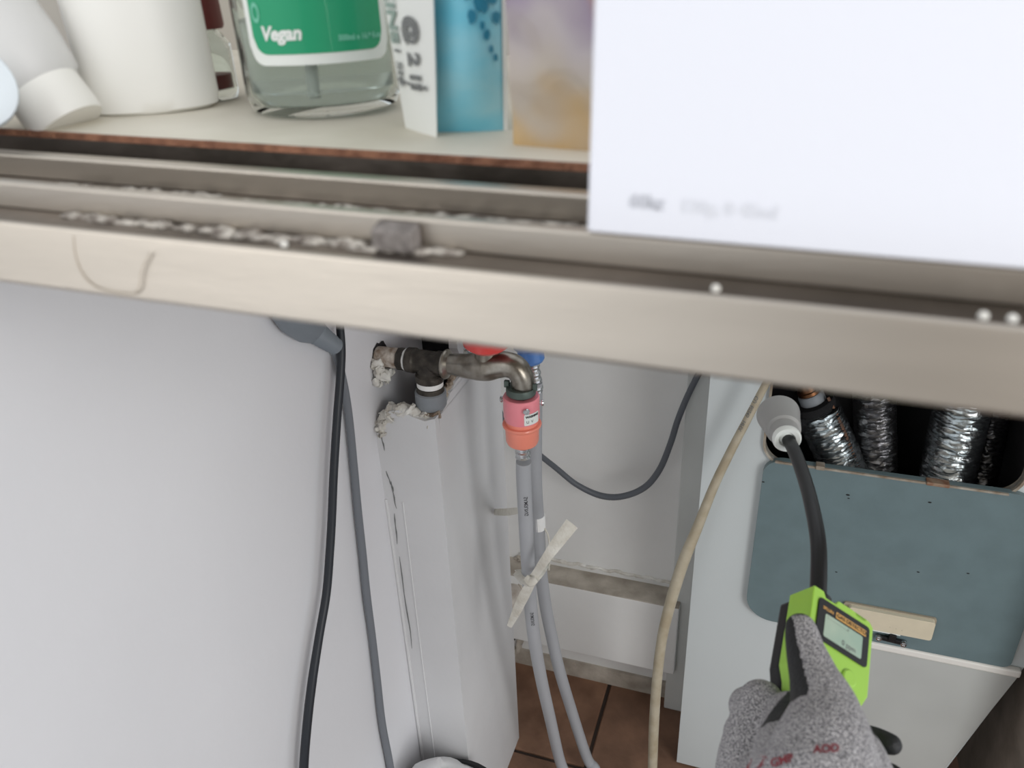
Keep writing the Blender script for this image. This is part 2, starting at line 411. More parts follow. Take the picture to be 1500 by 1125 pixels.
# cracked seam where the pier meets the left wall
for a, b in (((559, 636), (563, 660)), ((566, 690), (577, 720)), ((573, 705), (580, 745)), ((577, 752), (582, 797)), ((585, 815), (604, 950)), ((566, 760), (572, 790))):
    pa, pb = atY(*a, .6436), atY(*b, .6436)
    P = [pa.lerp(pb, t/5)+V((random.uniform(-.0008, .0008), 0, 0)) for t in range(6)]
    tube('crack', P, [.0002, .0007, .0004, .0008, .0005, .0002], M_softink, wm, n=5, sub=2)
tube('paint_bead', [V((WL+.002, .644, Z(1.1))), V((WL+.002, .644, Z(.8))), V((WL+.001, .644, Z(.53)))], .0022, M_pier, wm, n=8)
tube('tape_edge', [V((WL+.022, .6442, Z(1.1))), V((WL+.021, .6442, Z(.8))), V((WL+.022, .6442, Z(.53)))], .0012, M_pier, wm, n=6)
# hole in the back wall behind the hoses with a stub of drain pipe
def blob_poly(pts, y): return [atY(px, py, y) for px, py in pts]
hole = prism('hole', blob_poly([(738, 838), (748, 826), (760, 822), (770, 832), (772, 850), (770, 885), (764, 925), (752, 940), (742, 925), (734, 880)], YB-.0006), (0, .0005, 0), M_cavityshade, wb)  # flat dark patch on the wall face, shade of the hole as colour
lumps('hole_rim', [atY(742, 905, YB-.003), atY(742, 850, YB-.003), atY(750, 825, YB-.003), atY(764, 818, YB-.003), atY(776, 834, YB-.003)], .006, M_dust, wb, freq=120)
lumps('hole_rim', [atY(772, 880, YB-.003), atY(768, 920, YB-.003), atY(756, 955, YB-.003), atY(746, 990, YB-.003)], .006, M_dust, wb, freq=120)
dp = empty('drain_pipe', atY(748, 880, .93), 'short wrapped white pipe poking out of the ragged wall hole behind the hoses', 'pipe')
tube('pipe', [atY(722, 890, .93), atY(742, 878, .94), atY(766, 862, .975), atY(775, 855, 1.01)], .021, mat('wrapped_pipe', (206, 200, 192), .8, rgb2=(160, 150, 140), vscale=40, bump=.5), dp, n=20)
tube('pipe_band', [atY(755, 868, .957), atY(762, 864, .967)], .0222, M_dust, dp, n=20)

# ------------------------------------------------------------------ steel track ledge + shelf (slightly out of level)
TI = -.0245
def tilt(x, y, d): return V((x, y, Z(d)+TI*(x+.10)))
def extrude_x(name, prof, x0, x1, mats, parent=None, bevel=0, nseg=1):
    bm = bmesh.new(); L = []
    for k in range(nseg+1):
        x = x0+(x1-x0)*k/nseg; L.append([bm.verts.new(tilt(x, y, d)) for y, d in prof])
    N = len(prof)
    for a, b in zip(L, L[1:]):
        for k in range(N): bm.faces.new((a[k], a[(k+1) % N], b[(k+1) % N], b[k]))
    for r in (L[0], L[-1]): bm.faces.new(r)
    bmesh.ops.triangulate(bm, faces=[f for f in bm.faces if len(f.verts) > 4])
    return fin(bm, name, mats, parent, bevel=bevel)
XL, XR = -.62, .60
led = empty('sliding_track', tilt(-.05, .25, .10), 'long stainless steel double sliding door track crossing the whole picture, grimy grooves', 'track')
extrude_x('front_lip', [(.2128, .0820), (.2140, .0814), (.2152, .0819), (.2152, .0985), (.232, .0985), (.232, .1046), (.2085, .1046), (.2066, .1028)], XL, XR, M_steel, led, bevel=.0012)
extrude_x('track_bed', [(.2151, .0818), (.2985, .0818), (.2985, .0985), (.2151, .0985)], XL, XR, M_steeld, led)
extrude_x('rail', [(.229, .0817), (.229, .0722), (.2298, .0715), (.2332, .0715), (.234, .0722), (.234, .0817)], XL, XR, M_steel, led, bevel=.0005)
extrude_x('rail', [(.270, .0817), (.270, .0722), (.2708, .0715), (.2765, .0715), (.278, .0722), (.278, .0817)], XL, XR, M_steel, led, bevel=.0005)
extrude_x('rear_channel_face', [(.2985, .0705), (.3005, .0705), (.3005, .0985), (.2985, .0985)], XL, XR, M_steeld, led)
# crust of grime in the grooves
def crumbs(name, spans, mt):
    bm = bmesh.new()
    for (x0, x1, y, d, r, cnt) in spans:
        for _ in range(cnt):
            x = random.uniform(x0, x1); rr = r*random.uniform(.35, 1.1)
            M = Matrix.Translation(tilt(x, y+random.uniform(-1, 1)*.0018, d)) @ Matrix.Diagonal((rr*random.uniform(1, 2.6), rr, rr*.55, 1))
            s = bmesh.ops.create_icosphere(bm, subdivisions=1, radius=1)
            for v in s['verts']: v.co = M @ (v.co*(1+.3*random.uniform(-1, 1)))
    o = fin(bm, name, mt, led, smooth=True, angle=2); o['kind'] = 'stuff'; return o
crumbs('grime_crust', [(-.26, -.10, .2255, .0815, .0022, 190), (-.30, .0, .263, .0815, .0022, 190), (-.12, -.05, .262, .0815, .0026, 70), (-.19, -.11, .2225, .0815, .0018, 50)], M_grime)
for (px, py) in ((417, 371), (1049, 418), (1442, 447), (1490, 460)):
    p = atZ(px, py, Z(.0825))
    bm = bmesh.new(); bmesh.ops.create_icosphere(bm, subdivisions=2, radius=.0014, matrix=Matrix.Translation(tilt(p.x, .2175, .0812)))
    fin(bm, 'paint_drop', M_plaster, led, smooth=True)
bx0 = atZ(545, 370, Z(.0815)).x; bx1 = atZ(608, 372, Z(.0815)).x
extrude_x('felt_stop', [(.2215, .0816), (.2215, .0745), (.2288, .0730), (.2289, .0816)], bx0, bx1, mat('grey_felt', (138, 132, 128), .95, rgb2=(96, 90, 86), vscale=200, bump=.8, bscale=300), led, bevel=.0008)
extrude_x('end_tab', [(.2325, .1046), (.2325, .0990), (.262, .0990), (.262, .1046)], atY(440, 470, .24).x, atY(505, 475, .24).x, M_beige, led, bevel=.0008)
P = [atY(*p, .2085-.0065*((p[1]-345)/90-.5)+.0005) for p in ((108, 345), (110, 372), (120, 400), (140, 420), (170, 428), (200, 427), (208, 395), (220, 370))]
tube('dried_drip', P, .00030, mat('drip_stain', (176, 166, 152), .7), led, n=6)

shf = empty('shelf_board', tilt(-.05, .46, .068), 'cream laminated shelf board with a chipped brown front edge behind the steel track', 'shelf')
extrude_x('board', [(.3012, .068), (.66, .068), (.66, .084), (.3012, .084)], XL, XR, M_shelf, shf)
bm = bmesh.new(); N = 160; rows = []
for k in range(N+1):
    x = XL+(XR-XL)*k/N; j = .0010*noise.noise(V((x*160, 1, 0)))+.0006*noise.noise(V((x*420, 5, 0)))
    rows.append([bm.verts.new(tilt(x, .2996+abs(j), .0681-abs(j)*.3)), bm.verts.new(tilt(x, .3014, .0677+j*.2)), bm.verts.new(tilt(x, .3014, .084)), bm.verts.new(tilt(x, .2992+j, .0704))])
for a, b in zip(rows, rows[1:]):
    for k in range(4): bm.faces.new((a[k], a[(k+1) % 4], b[(k+1) % 4], b[k]))
bm.faces.new(rows[0]); bm.faces.new(rows[-1])
fin(bm, 'chipped_edge', M_chip, shf)
sb = extrude_x('wall_cupboard', [(.66, .10), (.66, -.42), (.70, -.42), (.70, .10)], XL-.2, XR, mat('cupboard_back', (176, 170, 160), .7, var=.06)); tag(sb, kind='structure')

def shelfpt(px, py):
    d = .068
    for _ in range(6):
        p = atZ(px, py, Z(d)); d = .068-TI*(p.x+.10)
    return p
def away(p, r):
    q = V((p.x, p.y, 0)).normalized(); return p+q*r

# ------------------------------------------------------------------ things on the shelf
# big clear bottle with green label
fp = shelfpt(482, 178); c = away(fp, .0415); rb = .0405
bt = empty('pump_bottle', c, 'clear round bottle with a large green and white label on the shelf', 'bottle')
Mz = frame(c, (0, 0, 1), (1, 0, 0))
lathe('bottle_body', [(.001, .001), (rb*.80, .0008), (rb*.94, .003), (rb*1.0, .009), (rb, .03), (rb, .125), (rb*.97, .137), (rb*.8, .150), (rb*.42, .160), (rb*.36, .172), (rb*.30, .172), (rb*.34, .158), (rb*.75, .148), (rb*.92, .136), (rb*.95, .12), (rb*.95, .012), (rb*.85, .006), (.001, .005)], Mz, M_clear, bt, n=64, caps=False)
lathe('contents', [(.001, .0065), (rb*.82, .0065), (rb*.93, .0125), (rb*.935, .045), (.001, .045)], Mz, M_liquid, bt, n=64, caps=False)
lathe('pump_collar', [(.018, .168), (.018, .19), (.012, .195), (.004, .196), (.004, .215), (.016, .216), (.016, .226), (.001, .228)], Mz, M_white, bt, caps=False)
tube('dip_tube', [c+V((0, 0, .17)), c+V((.004, -.01, .1)), c+V((.007, -.021, .011))], .003, M_white, bt, n=10)
to_cam = (V((0, 0, 0))-V((c.x, c.y, 0))).normalized(); a0 = math.atan2(to_cam.y, to_cam.x)
def cyl(cc, rr): return lambda u, v: cc+V((math.cos(a0+u/rr)*rr, math.sin(a0+u/rr)*rr, v))
def label(name, u0, u1, v0, v1, r, rr, mt, parent, fn, th=0):
    pts = rrect(u0, v0, u1, v1, r, 6); bm = bmesh.new()
    n = 36; us = [u0+(u1-u0)*k/n for k in range(n+1)]; prev = None
    def vb(u):                       # bottom/top of a rounded rectangle at u
        e = min(u-u0, u1-u)
        if e >= r: return v0, v1
        d = r-math.sqrt(max(0, r*r-(r-e)**2)); return v0+d, v1-d
    for u in us:
        lo, hi = vb(u); cur = [bm.verts.new(fn(u, lo+(hi-lo)*k/6)) for k in range(7)]
        if prev:
            for k in range(6): bm.faces.new((prev[k], cur[k], cur[k+1], prev[k+1]))
        prev = cur
    return fin(bm, name, mt, parent, smooth=True)
fn = cyl(c, rb+.0006)
lb = label('label', -.037, .041, .0265, .125, .009, 0, M_labelw, bt, fn)
fn2 = cyl(c, rb+.0009)
label('label_panel', -.0335, .036, .0315, .12, .008, 0, M_labelg, lb, fn2)
fn3 = cyl(c, rb+.0012)
text('label_text', 'Vegan', .0085, M_labelw, lambda u, v: fn3(-.028+u, .038+v), lb, bold=.00035, shear=.2)
bm = bmesh.new()
pr = None
for k in range(17):
    a = 2*PI*k/16
    cur = [bm.verts.new(fn3(-.0295+q*.0035*math.cos(a)*.7, .0500+q*.0045*math.sin(a))) for q in (.6, 1)]
    if pr: bm.faces.new((pr[0], cur[0], cur[1], pr[1]))
    pr = cur
fin(bm, 'leaf_mark', M_mint, lb)
text('label_text', '500ml e 16.9 fl.oz', .0034, M_mint, lambda u, v: fn3(.010+u, .0365+v), lb, bold=.0002)
for k in range(2): text('label_text', 'moisture balancing for every skin type daily', .0036, M_mint, (lambda kk: lambda u, v: fn3(-.03+u*.62, .066+kk*.0065+v))(k), lb, bold=.0002)

# white tube with dark upright writing
def lens_slab(name, fl_, fr_, h, top_l, top_r, depth, mt, parent, bulge=.35, seg=12, rows=14, flat_top=False, crimp=.15):
    """flat-bottomed tube/pouch between two front base corners, thick in the middle, thin at its sealed end"""
    bm = bmesh.new(); u = (fr_-fl_); nrm = V((-u.y, u.x, 0)).normalized()
    rr = []
    for j in range(rows+1):
        t = j/rows; lo = fl_.lerp(top_l, t); hi = fr_.lerp(top_r, t)
        dd = depth*(crimp+(1-crimp)*math.sin(min(1, t*2.2)*PI/2))
        ring = []
        for k in range(seg+1):
            s = k/seg; ring.append(lo.lerp(hi, s)-nrm*dd*bulge*math.sin(PI*s))
        for k in range(seg-1, 0, -1):
            s = k/seg; ring.append(lo.lerp(hi, s)+nrm*dd*(1-bulge)*math.sin(PI*s)+nrm*.0006)
        rr.append([bm.verts.new(p) for p in ring])
    n = len(rr[0])
    for a, b in zip(rr, rr[1:]):
        for k in range(n): bm.faces.new((a[k], a[(k+1) % n], b[(k+1) % n], b[k]))
    bm.faces.new(rr[0]); bm.faces.new(rr[-1])
    return fin(bm, name, mt, parent, smooth=True, angle=.9)
def face_map(fl_, fr_, tl, tr, depth, bulge=.35, crimp=.15, off=.0008):
    u = fr_-fl_; nrm = V((-u.y, u.x, 0)).normalized()
    def fn(s, t):
        dd = depth*(crimp+(1-crimp)*math.sin(min(1, t*2.2)*PI/2))
        return fl_.lerp(tl, t).lerp(fr_.lerp(tr, t), s)-nrm*(dd*bulge*math.sin(PI*max(0, min(1, s)))+off)
    return fn
bl = shelfpt(594, 187); br = shelfpt(640, 201)
def up_at(p, px, py):                     # point seen at (px,py) in the vertical plane facing the camera through p
    nrm = V((p.x, p.y, 0)).normalized(); r = ray(px, py); return CAM+r*((p-CAM).dot(nrm)/r.dot(nrm))
tl = up_at(bl, 552, -60); trr = up_at(br, 633, -60)
for q in (tl, trr): pass
ml = tl.lerp(bl, .0)
wt = empty('squeeze_tube', (bl+br)/2, 'white squeeze tube with dark upright writing beside the green-labelled bottle', 'tube')
lens_slab('tube_body', bl, br, 0, tl, trr, .010, M_tubew, wt, crimp=.3, bulge=.22)
fm = face_map(bl, br, tl, trr, .010, crimp=.3, off=.0010, bulge=.22)
wid = (trr-tl).length; hgt = (tl-bl).length
# writing reads from top to bottom
def down_text(s_col, t_top): return lambda u, v: fm(s_col+v/wid, t_top-u/hgt)
text('tube_text', 'SKINS', .0115, mat('green_grey_ink', (146, 164, 156), .7), down_text(.10, .95), wt, bold=.0004)
text('tube_text', '11 Sbt', .0085, M_softink, down_text(.15, .58), wt, bold=.0002)
text('tube_text', '@ 2 I1', .0115, M_softink, down_text(.52, .70), wt, bold=.0005)
text('tube_text', 'moisture cream 150 ml', .0028, M_softink, lambda u, v: fm(.10+u/wid*1.0, .305-.035*u/wid+v/hgt), wt, bold=.0002)
# blue pouch
b1 = shelfpt(641, 196); b2 = shelfpt(744, 193); b1 = away(b1, .004); b2 = away(b2, .004)
t1 = up_at(b1, 632, -70); t2 = up_at(b2, 741, -70)
bp = empty('refill_pouch', (b1+b2)/2, 'sky blue refill pouch with pale sealed edge beside the white tube', 'pouch')
lens_slab('pouch_body', b1, b2, 0, t1, t2, .03, M_pouchb, bp, bulge=.3)
fb = face_map(b1, b2, t1, t2, .03, bulge=.3)
bm = bmesh.new(); pv = None
for k in range(21):
    t = k/20; cur = [bm.verts.new(fb(s, t)) for s in (.935, .967, 1.0)]
    if pv: bm.faces.new((pv[0], cur[0], cur[1], pv[1])); bm.faces.new((pv[1], cur[1], cur[2], pv[2]))
    pv = cur
fin(bm, 'sealed_edge', M_tubew, bp, smooth=True)
for (s, t, r) in ((.52, .67, .0035), (.62, .75, .004), (.70, .72, .003), (.72, .57, .0025), (.80, .78, .0045), (.45, .8, .003), (.86, .66, .003), (.66, .62, .002), (.78, .49, .0018), (.84, .44, .0018)):
    bm = bmesh.new(); vs = []
    for k in range(12):
        a = 2*PI*k/12; q = r*(1+.4*noise.noise(V((s*30, t*30, k))))
        vs.append(bm.verts.new(fb(s+q*math.cos(a)/.045*.8, t+q*math.sin(a)/.1*1.2)-V((0, .0003, 0))))
    bm.faces.new(vs); fin(bm, 'printed_splash', M_navy, bp)
# iridescent film pouch
b1 = shelfpt(752, 214); b2 = shelfpt(905, 214)
b1 = shelfpt(752, 212); b2 = V((b1.x+.062, b1.y-.006, b1.z-.0015))
t1 = up_at(b1, 737, -60); t2 = t1+V((.068, -.004, 0))
fpch = empty('film_pouch', (b1+b2)/2, 'shiny translucent lilac and amber film pouch half hidden by the white carton', 'pouch')
pb = lens_slab('pouch_body', b1, b2, 0, t1, t2, .03, M_pouch, fpch, bulge=.25, seg=26, rows=30)
for v in pb.data.vertices:
    q = v.co*45; v.co += V((0, 1, 0))*.0028*noise.noise(q)*min(1, max(0, (v.co.z-b1.z)/.01))
# small clear bottle with dark red cap
c = shelfpt(312, 150); c = away(c, .014)
sbm = empty('small_bottle', c, 'small clear bottle with dark red cap behind the white bottle', 'bottle')
Mz = frame(c, (0, 0, 1))
hcap = up_at(c, 305, 42).z-c.z
lathe('bottle_body', [(.001, 0), (.0145, .0006), (.016, .004), (.016, hcap-.008), (.011, hcap-.001), (.009, hcap+.004), (.007, hcap+.004), (.009, hcap-.003), (.014, hcap-.010), (.014, .006), (.001, .004)], Mz, M_clear, sbm, n=32, caps=False)
lathe('contents', [(.001, .0045), (.0135, .0065), (.0135, .014), (.001, .014)], Mz, M_cap, sbm, n=32, caps=False)
lathe('cap', [(.001, hcap), (.0135, hcap), (.0145, hcap+.002), (.0135, hcap+.035), (.001, hcap+.036)], Mz, M_cap, sbm, caps=False)
# white bottle (mostly behind the watermark in the photograph)
c = shelfpt(232, 170); c = away(c, .024)
wbt = empty('lotion_bottle', c, 'cream white oval bottle second from the left end of the shelf', 'bottle')
def oval(name, c, a, b, prof, mt, parent, yaw, lean=V((0, 0, 1)), n=40):
    M = frame(c, lean, (math.cos(yaw), math.sin(yaw), 0)); bm = bmesh.new(); rings = []
    for s, z in prof: rings.append([bm.verts.new(M @ V((a*s*math.cos(2*PI*k/n), b*s*math.sin(2*PI*k/n), z))) for k in range(n)])
    for p, q in zip(rings, rings[1:]):
        for k in range(n): bm.faces.new((p[k], p[(k+1) % n], q[(k+1) % n], q[k]))
    bm.faces.new(rings[0]); bm.faces.new(rings[-1])
    return fin(bm, name, mt, parent, smooth=True, angle=.8)
yaw = math.atan2(c.y, c.x)-PI/2
M_ivory = mat('ivory_bottle', (240, 239, 234), .4)
oval('bottle_body', c, .034, .021, [(.85, 0), (.97, .002), (1, .008), (1.0, .06), (1.02, .12), (.95, .135), (.7, .148), (.35, .153), (.33, .160)], M_ivory, wbt, yaw)
lathe('cap', [(.013, .158), (.0135, .16), (.0135, .185), (.001, .187)], frame(c, (0, 0, 1)), M_white, wbt)
# pale grey tube leaning at the left
c = shelfpt(105, 190); c = away(c, .016)
gt = empty('cosmetic_tube', c, 'pale grey tube leaning to the left at the left end of the shelf', 'tube')
yaw = math.atan2(c.y, c.x)-PI/2
Mt = (V((-.10, .0, .155))).normalized()
oval('cap', c+V((.0, 0, .0)), .0185, .0185, [(.95, 0), (1, .002), (.98, .02)], M_white, gt, yaw, Mt)
oval('tube_body', c+Mt*.0202, .0235, .021, [(.78, 0), (.9, .003), (1, .02), (1.04, .09), (1.1, .13), (1.15, .14)], M_grey_tube, gt, yaw, Mt)
# pale tissue roll at the far left front
c = shelfpt(-28, 214); c = away(c, .012)
rl = empty('paper_roll', c+V((0, 0, .017)), 'white blue-tinged roll lying at the far left of the shelf', 'roll')
MR = frame(c+V((-.03, .012, .0185)), (.9, -.35, .12))
lathe('roll_body', [(.006, 0), (.0175, 0), (.018, .001), (.018, .047), (.0165, .050), (.010, .0505), (.006, .0495), (.006, 0)], MR, M_splash, rl, n=32, caps=False)
lathe('core', [(.0035, .001), (.0058, .001), (.0058, .049), (.0035, .049), (.0035, .001)], MR, M_beige, rl, n=24, caps=False)
# dark rubble in the corner of the track
bm = bmesh.new()
for _ in range(60):
    x = random.uniform(-.36, -.285); rr = random.uniform(.001, .003)
    s = bmesh.ops.create_icosphere(bm, subdivisions=1, radius=rr, matrix=Matrix.Translation(tilt(x, random.uniform(.279, .297), .080)))
o = fin(bm, 'rust_crumbs', mat('rust_crumbs', (88, 74, 64), .95, rgb2=(50, 44, 40), vscale=200), led); o['kind'] = 'stuff'

# white carton standing on the rails
x0 = atZ(858, 345, Z(.0728)).x
ctn = empty('carton', tilt(x0+.11, .25, .0715), 'large plain white carton standing on the steel track at upper right', 'box')
W_, H_, DD = .23, .21, .050
zb = tilt(x0+W_/2, .2, .0712).z
Rt = Matrix.Translation((x0, .2275, zb+.0029)) @ Matrix.Rotation(-TI*-1*0, 4, 'Y') @ Matrix.Rotation(math.atan(-TI), 4, 'Y')
box('box_body', (0, 0, 0), (W_, DD, H_), M_carton, ctn, bevel=.0008, M=Rt)
def cm(u, v): return Rt @ V((.0125+u, -.0002, .0088+v))
text('printed_text', '60kg', .0052, mat('carton_ink', (196, 198, 206), .7), cm, ctn, bold=.0003)
text('printed_text', '120g, 0 45ml', .0052, mat('carton_pale_ink', (222, 224, 231), .7), lambda u, v: cm(u+.0145, v-.0003), ctn, bold=.0002)
box('top_flap', (.001, .001, H_), (W_-.001, DD*.5, H_+.0006), M_carton, ctn, M=Rt)

# ------------------------------------------------------------------ tap on the left wall
TY = .668
def tp(px, py, dy=0): return atY(px, py, TY+dy)
tap = empty('water_tap', tp(640, 530), 'old dull metal wall tap with red handle feeding the pink hose coupling', 'tap')
ax = V((1, 0, 0))
def alongx(name, px, prof_px, mt, py=None, n=32):
    """lathe round the X axis: prof = (px position, radius px)"""
    M0 = tp(600, 527); zc = M0.z; bm = bmesh.new(); prof = []
    for (x, r) in prof_px:
        p = tp(x, 527+(x-600)*.119); prof.append((r*dep(p)/F, p.x))
    M = Matrix(((0, 0, 1, 0), (1, 0, 0, TY), (0, 1, 0, zc), (0, 0, 0, 1)))
    lathe_bm(bm, prof, M, n); return fin(bm, name, mt, tap, smooth=True, angle=.5)
alongx('wall_stub', 0, [(548, 14), (560, 15), (572, 15), (580, 15.5), (588, 15)], mat('plaster_smeared_pipe', (214, 206, 196), .85, rgb2=(130, 112, 96), vscale=90, bump=.9, bscale=260))
alongx('hex_nipple', 0, [(584, 15), (585, 17.5), (594, 17.5), (595, 15)], M_iron, n=8)
alongx('teflon_tape', 0, [(593.5, 16), (595, 16.5), (597, 15.8)], M_teflon)
alongx('tee_body', 0, [(597, 14), (598, 18.5), (608, 19), (611, 17), (638, 17), (641, 18.5), (651, 18.5), (653, 14)], M_iron)
pz = tp(628, 530)
d1 = (tp(632, 596)-pz).normalized()
Lz = lambda a, b: (tp(*b)-tp(*a)).length
ppm = F/dep(pz)
lathe('tee_branch', [(.0125, 0), (.0128, 16/ppm), (.0150, 20/ppm), (.0152, 30/ppm), (.0135, 31/ppm)], frame(pz, d1), M_iron, tap)
lathe('teflon_tape', [(.0138, 30/ppm), (.0142, 33/ppm), (.0140, 39/ppm), (.0130, 40/ppm)], frame(pz, d1), M_teflon, tap)
lathe('union_nut', [(.0128, 39/ppm), (.0148, 40/ppm), (.0152, 50/ppm)], frame(pz, d1), M_iron, tap)
lathe('grey_union', [(.0150, 47/ppm), (.0167, 49/ppm), (.0168, 70/ppm), (.0155, 74/ppm), (.0095, 75/ppm)], frame(pz, d1), M_greyplastic, tap)
tube('supply_pipe', [pz+d1*(73/ppm), pz+d1*(90/ppm), pz+d1*(120/ppm)], .0088, M_bluegrey, tap, n=18)
alongx('wall_flange', 0, [(650, 8), (651, 21), (653.5, 22.5), (656, 21.5), (660, 14), (664, 12)], M_brass)
# body: swelling spout that curls down
bp_ = [(655, 533), (668, 534), (684, 536), (699, 536), (714, 536), (729, 534), (743, 534), (756, 539), (764, 551), (766, 564), (766, 576)]
br_ = [15, 16.5, 18.5, 21.5, 22.5, 20.5, 19, 18.2, 17.8, 17, 14]
P = [tp(*p) for p in bp_]
tube('spout', P, [r/F*dep(p) for r, p in zip(br_, P)], M_brass, tap, n=28, sub=8)
lumps('thread_sealant', [tp(663, 527), tp(664, 534), tp(663, 545), tp(667, 548)], .0022, M_iron, tap)
hb = tp(712, 520)
lathe('bonnet', [(.012, -.004), (.012, .012), (.008, .014), (.007, .026)], frame(hb, (0, 0, 1)), M_brass, tap)
hc = atY(713, 504, TY-.012)
lathe('red_handle', [(.001, -.004), (.018, -.003), (.0235, .002), (.0245, .014), (.0245, .03), (.020, .034), (.001, .035)], frame(hc, (.06, -.08, 1)), M_red, tap, angle=.5)
tube('handle_lever', [hc+V((.016, 0, .010)), hc+V((.032, -.004, .014)), hc+V((.045, -.006, .020))], [.006, .0055, .005], M_red, tap, flat=.6)
# hole and torn plaster round the wall stub
po = atX(557, 524, WL+.0008)
bm = bmesh.new(); vs = []
for k in range(22):
    a = 2*PI*k/22; r = .0165*(1+.30*noise.noise(V((math.cos(a)*2.2, math.sin(a)*2.2, 8))))
    vs.append(bm.verts.new(po+V((0, r*math.cos(a), r*math.sin(a)+.002))))
bm.faces.new(vs); fin(bm, 'stub_hole', M_cavityshade, wl)  # flat patch, dark colour stands in for the shaded hole
lumps('torn_plaster', [po+V((.003, -.012, .004)), po+V((.006, -.016, -.008)), po+V((.007, -.008, -.018)), po+V((.005, .006, -.018))], .008, M_plaster, wl, freq=110)
lumps('torn_plaster', [po+V((.002, -.018, -.016)), po+V((.003, -.02, -.022)), po+V((.002, -.012, -.024))], .0045, M_plaster, wl, freq=150)

# ------------------------------------------------------------------ hot hose with pink coupling
def hose(name, label_, pts, rpx, mt, cat='hose'):
    P = [atY(x, y, Y) for x, y, Y in pts]
    root = empty(name, P[len(P)//2], label_, cat)
    return root, P
fh, P = hose('washing_machine_hose', 'grey hose hanging in front from the pink and coral tap coupling', [(767, 676, .668), (767, 695, .669), (769, 740, .672), (772, 800, .680), (775, 850, .69), (778, 895, .70), (784, 945, .715), (794, 1000, .735), (806, 1053, .755), (819, 1110, .772)], 10, M_hose)
e = P[-1]; P += [V((e.x+.012, e.y-.006, .04)), V((e.x+.03, e.y-.035, .012)), V((e.x+.045, e.y-.14, .0086)), V((e.x+.02, e.y-.32, .0086))]
HR = .0083
tube('hose_tube', P, HR, M_hose, fh, n=20)
SP, _ = spline(P, 1, 8)
vdir = (CAM-P[4]).normalized()
def length_to(SP, q):
    L = 0; best = (9, 0)
    for a, b in zip(SP, SP[1:]):
        L += (b-a).length
        if (b-q).length < best[0]: best = ((b-q).length, L)
    return best[1]
for (q, sd) in ((atY(772, 722, .67), V((.35, 0, 0))), (atY(781, 886, .70), V((.25, 0, 0)))):
    s0 = length_to(SP, q)
    text('hose_marking', 'SAMSUNG', .0060, M_ink, on_tube(SP, s0, (vdir+sd).normalized(), HR), fh, bold=.00006)
cz = tp(764, 612); cv = V((0, 0, 1)); dn = (tp(766, 655)-tp(764, 585)).normalized(); up = -dn
cb = tp(763.5, 582); k = dep(cb)/F
def L_(px): return px*k
Mc = frame(cb, dn, (1, 0, 0))
# pink ring body: from y~582 to 617 ; coral part to 652
lathe('pink_coupling', [(L_(15), L_(10)), (L_(15.5), L_(-3)), (L_(25.5), L_(-3.5)), (L_(27), L_(-1)), (L_(27), L_(30)), (L_(25.5), L_(36)), (L_(20), L_(37))], Mc, M_pink, fh, n=48, angle=.5)
lathe('coral_sleeve', [(L_(18), L_(35)), (L_(24), L_(35)), (L_(24.5), L_(42)), (L_(28.5), L_(42.5)), (L_(29.5), L_(44.5)), (L_(28.8), L_(47)), (L_(25.5), L_(50)), (L_(25), L_(72)), (L_(23), L_(77)), (L_(12), L_(79))], Mc, M_coral, fh, n=48, angle=.5)
prof = []
for i in range(13):
    prof.append((L_(11.8 if i % 4 in (0, 1) else 9.6), L_(76+i*2.3)))
lathe('crimp', prof, Mc, M_crimp, fh, n=24, angle=.4)
lathe('spout_end', [(L_(13.5), L_(-20)), (L_(14), L_(-12)), (L_(12.5), L_(6)), (L_(1), L_(8))], Mc, M_iron, fh)
lathe('locking_ring', [(L_(16), L_(-18)), (L_(21), L_(-18)), (L_(22), L_(-16)), (L_(22), L_(-8)), (L_(20), L_(-6)), (L_(15), L_(-6))], Mc, M_clampgreen, fh, n=36, angle=.5)
for sx in (-1, 1):
    q = cb+up*L_(17)+V((sx*L_(21), -.001, 0))
    bm = bmesh.new(); bbox(bm, (-L_(4), -L_(3), -L_(2)), (L_(4), L_(3), L_(9)), frame(q, up)); fin(bm, 'clamp_ear', M_clampgreen, fh, bevel=.0008)
for a in (178, 302, 12, 90):
    ar = math.radians(a); dd = V((math.cos(ar), math.sin(ar), 0)); q = cb+dn*L_(8)+dd*L_(25)
    lathe('screw', [(.0016, 0), (.0016, L_(4.5)), (.0032, L_(4.5)), (.0036, L_(6)), (.0030, L_(8)), (.0012, L_(8)), (.0010, L_(7))], frame(q, dd), M_crimp, fh, n=12)
tc_ = (CAM-cb); ac = math.atan2(tc_.y, tc_.x)
def onring(r): return lambda u, v: cb+dn*L_(24)+V((math.cos(ac+u/r)*r, math.sin(ac+u/r)*r, 0))+up*v
lf = onring(L_(27.4))
label('sticker', .0022, .0205, -.0065, .0062, .0010, 0, M_labelw, fh, lf)
lf2 = onring(L_(27.7))
text('sticker_text', 'WASHING', .0034, M_ink, lambda u, v: lf2(.0038+u, .0022+v), fh, bold=.0002)
text('sticker_text', 'U  V', .0042, M_softink, lambda u, v: lf2(.0045+u, -.0040+v), fh, bold=.0001)

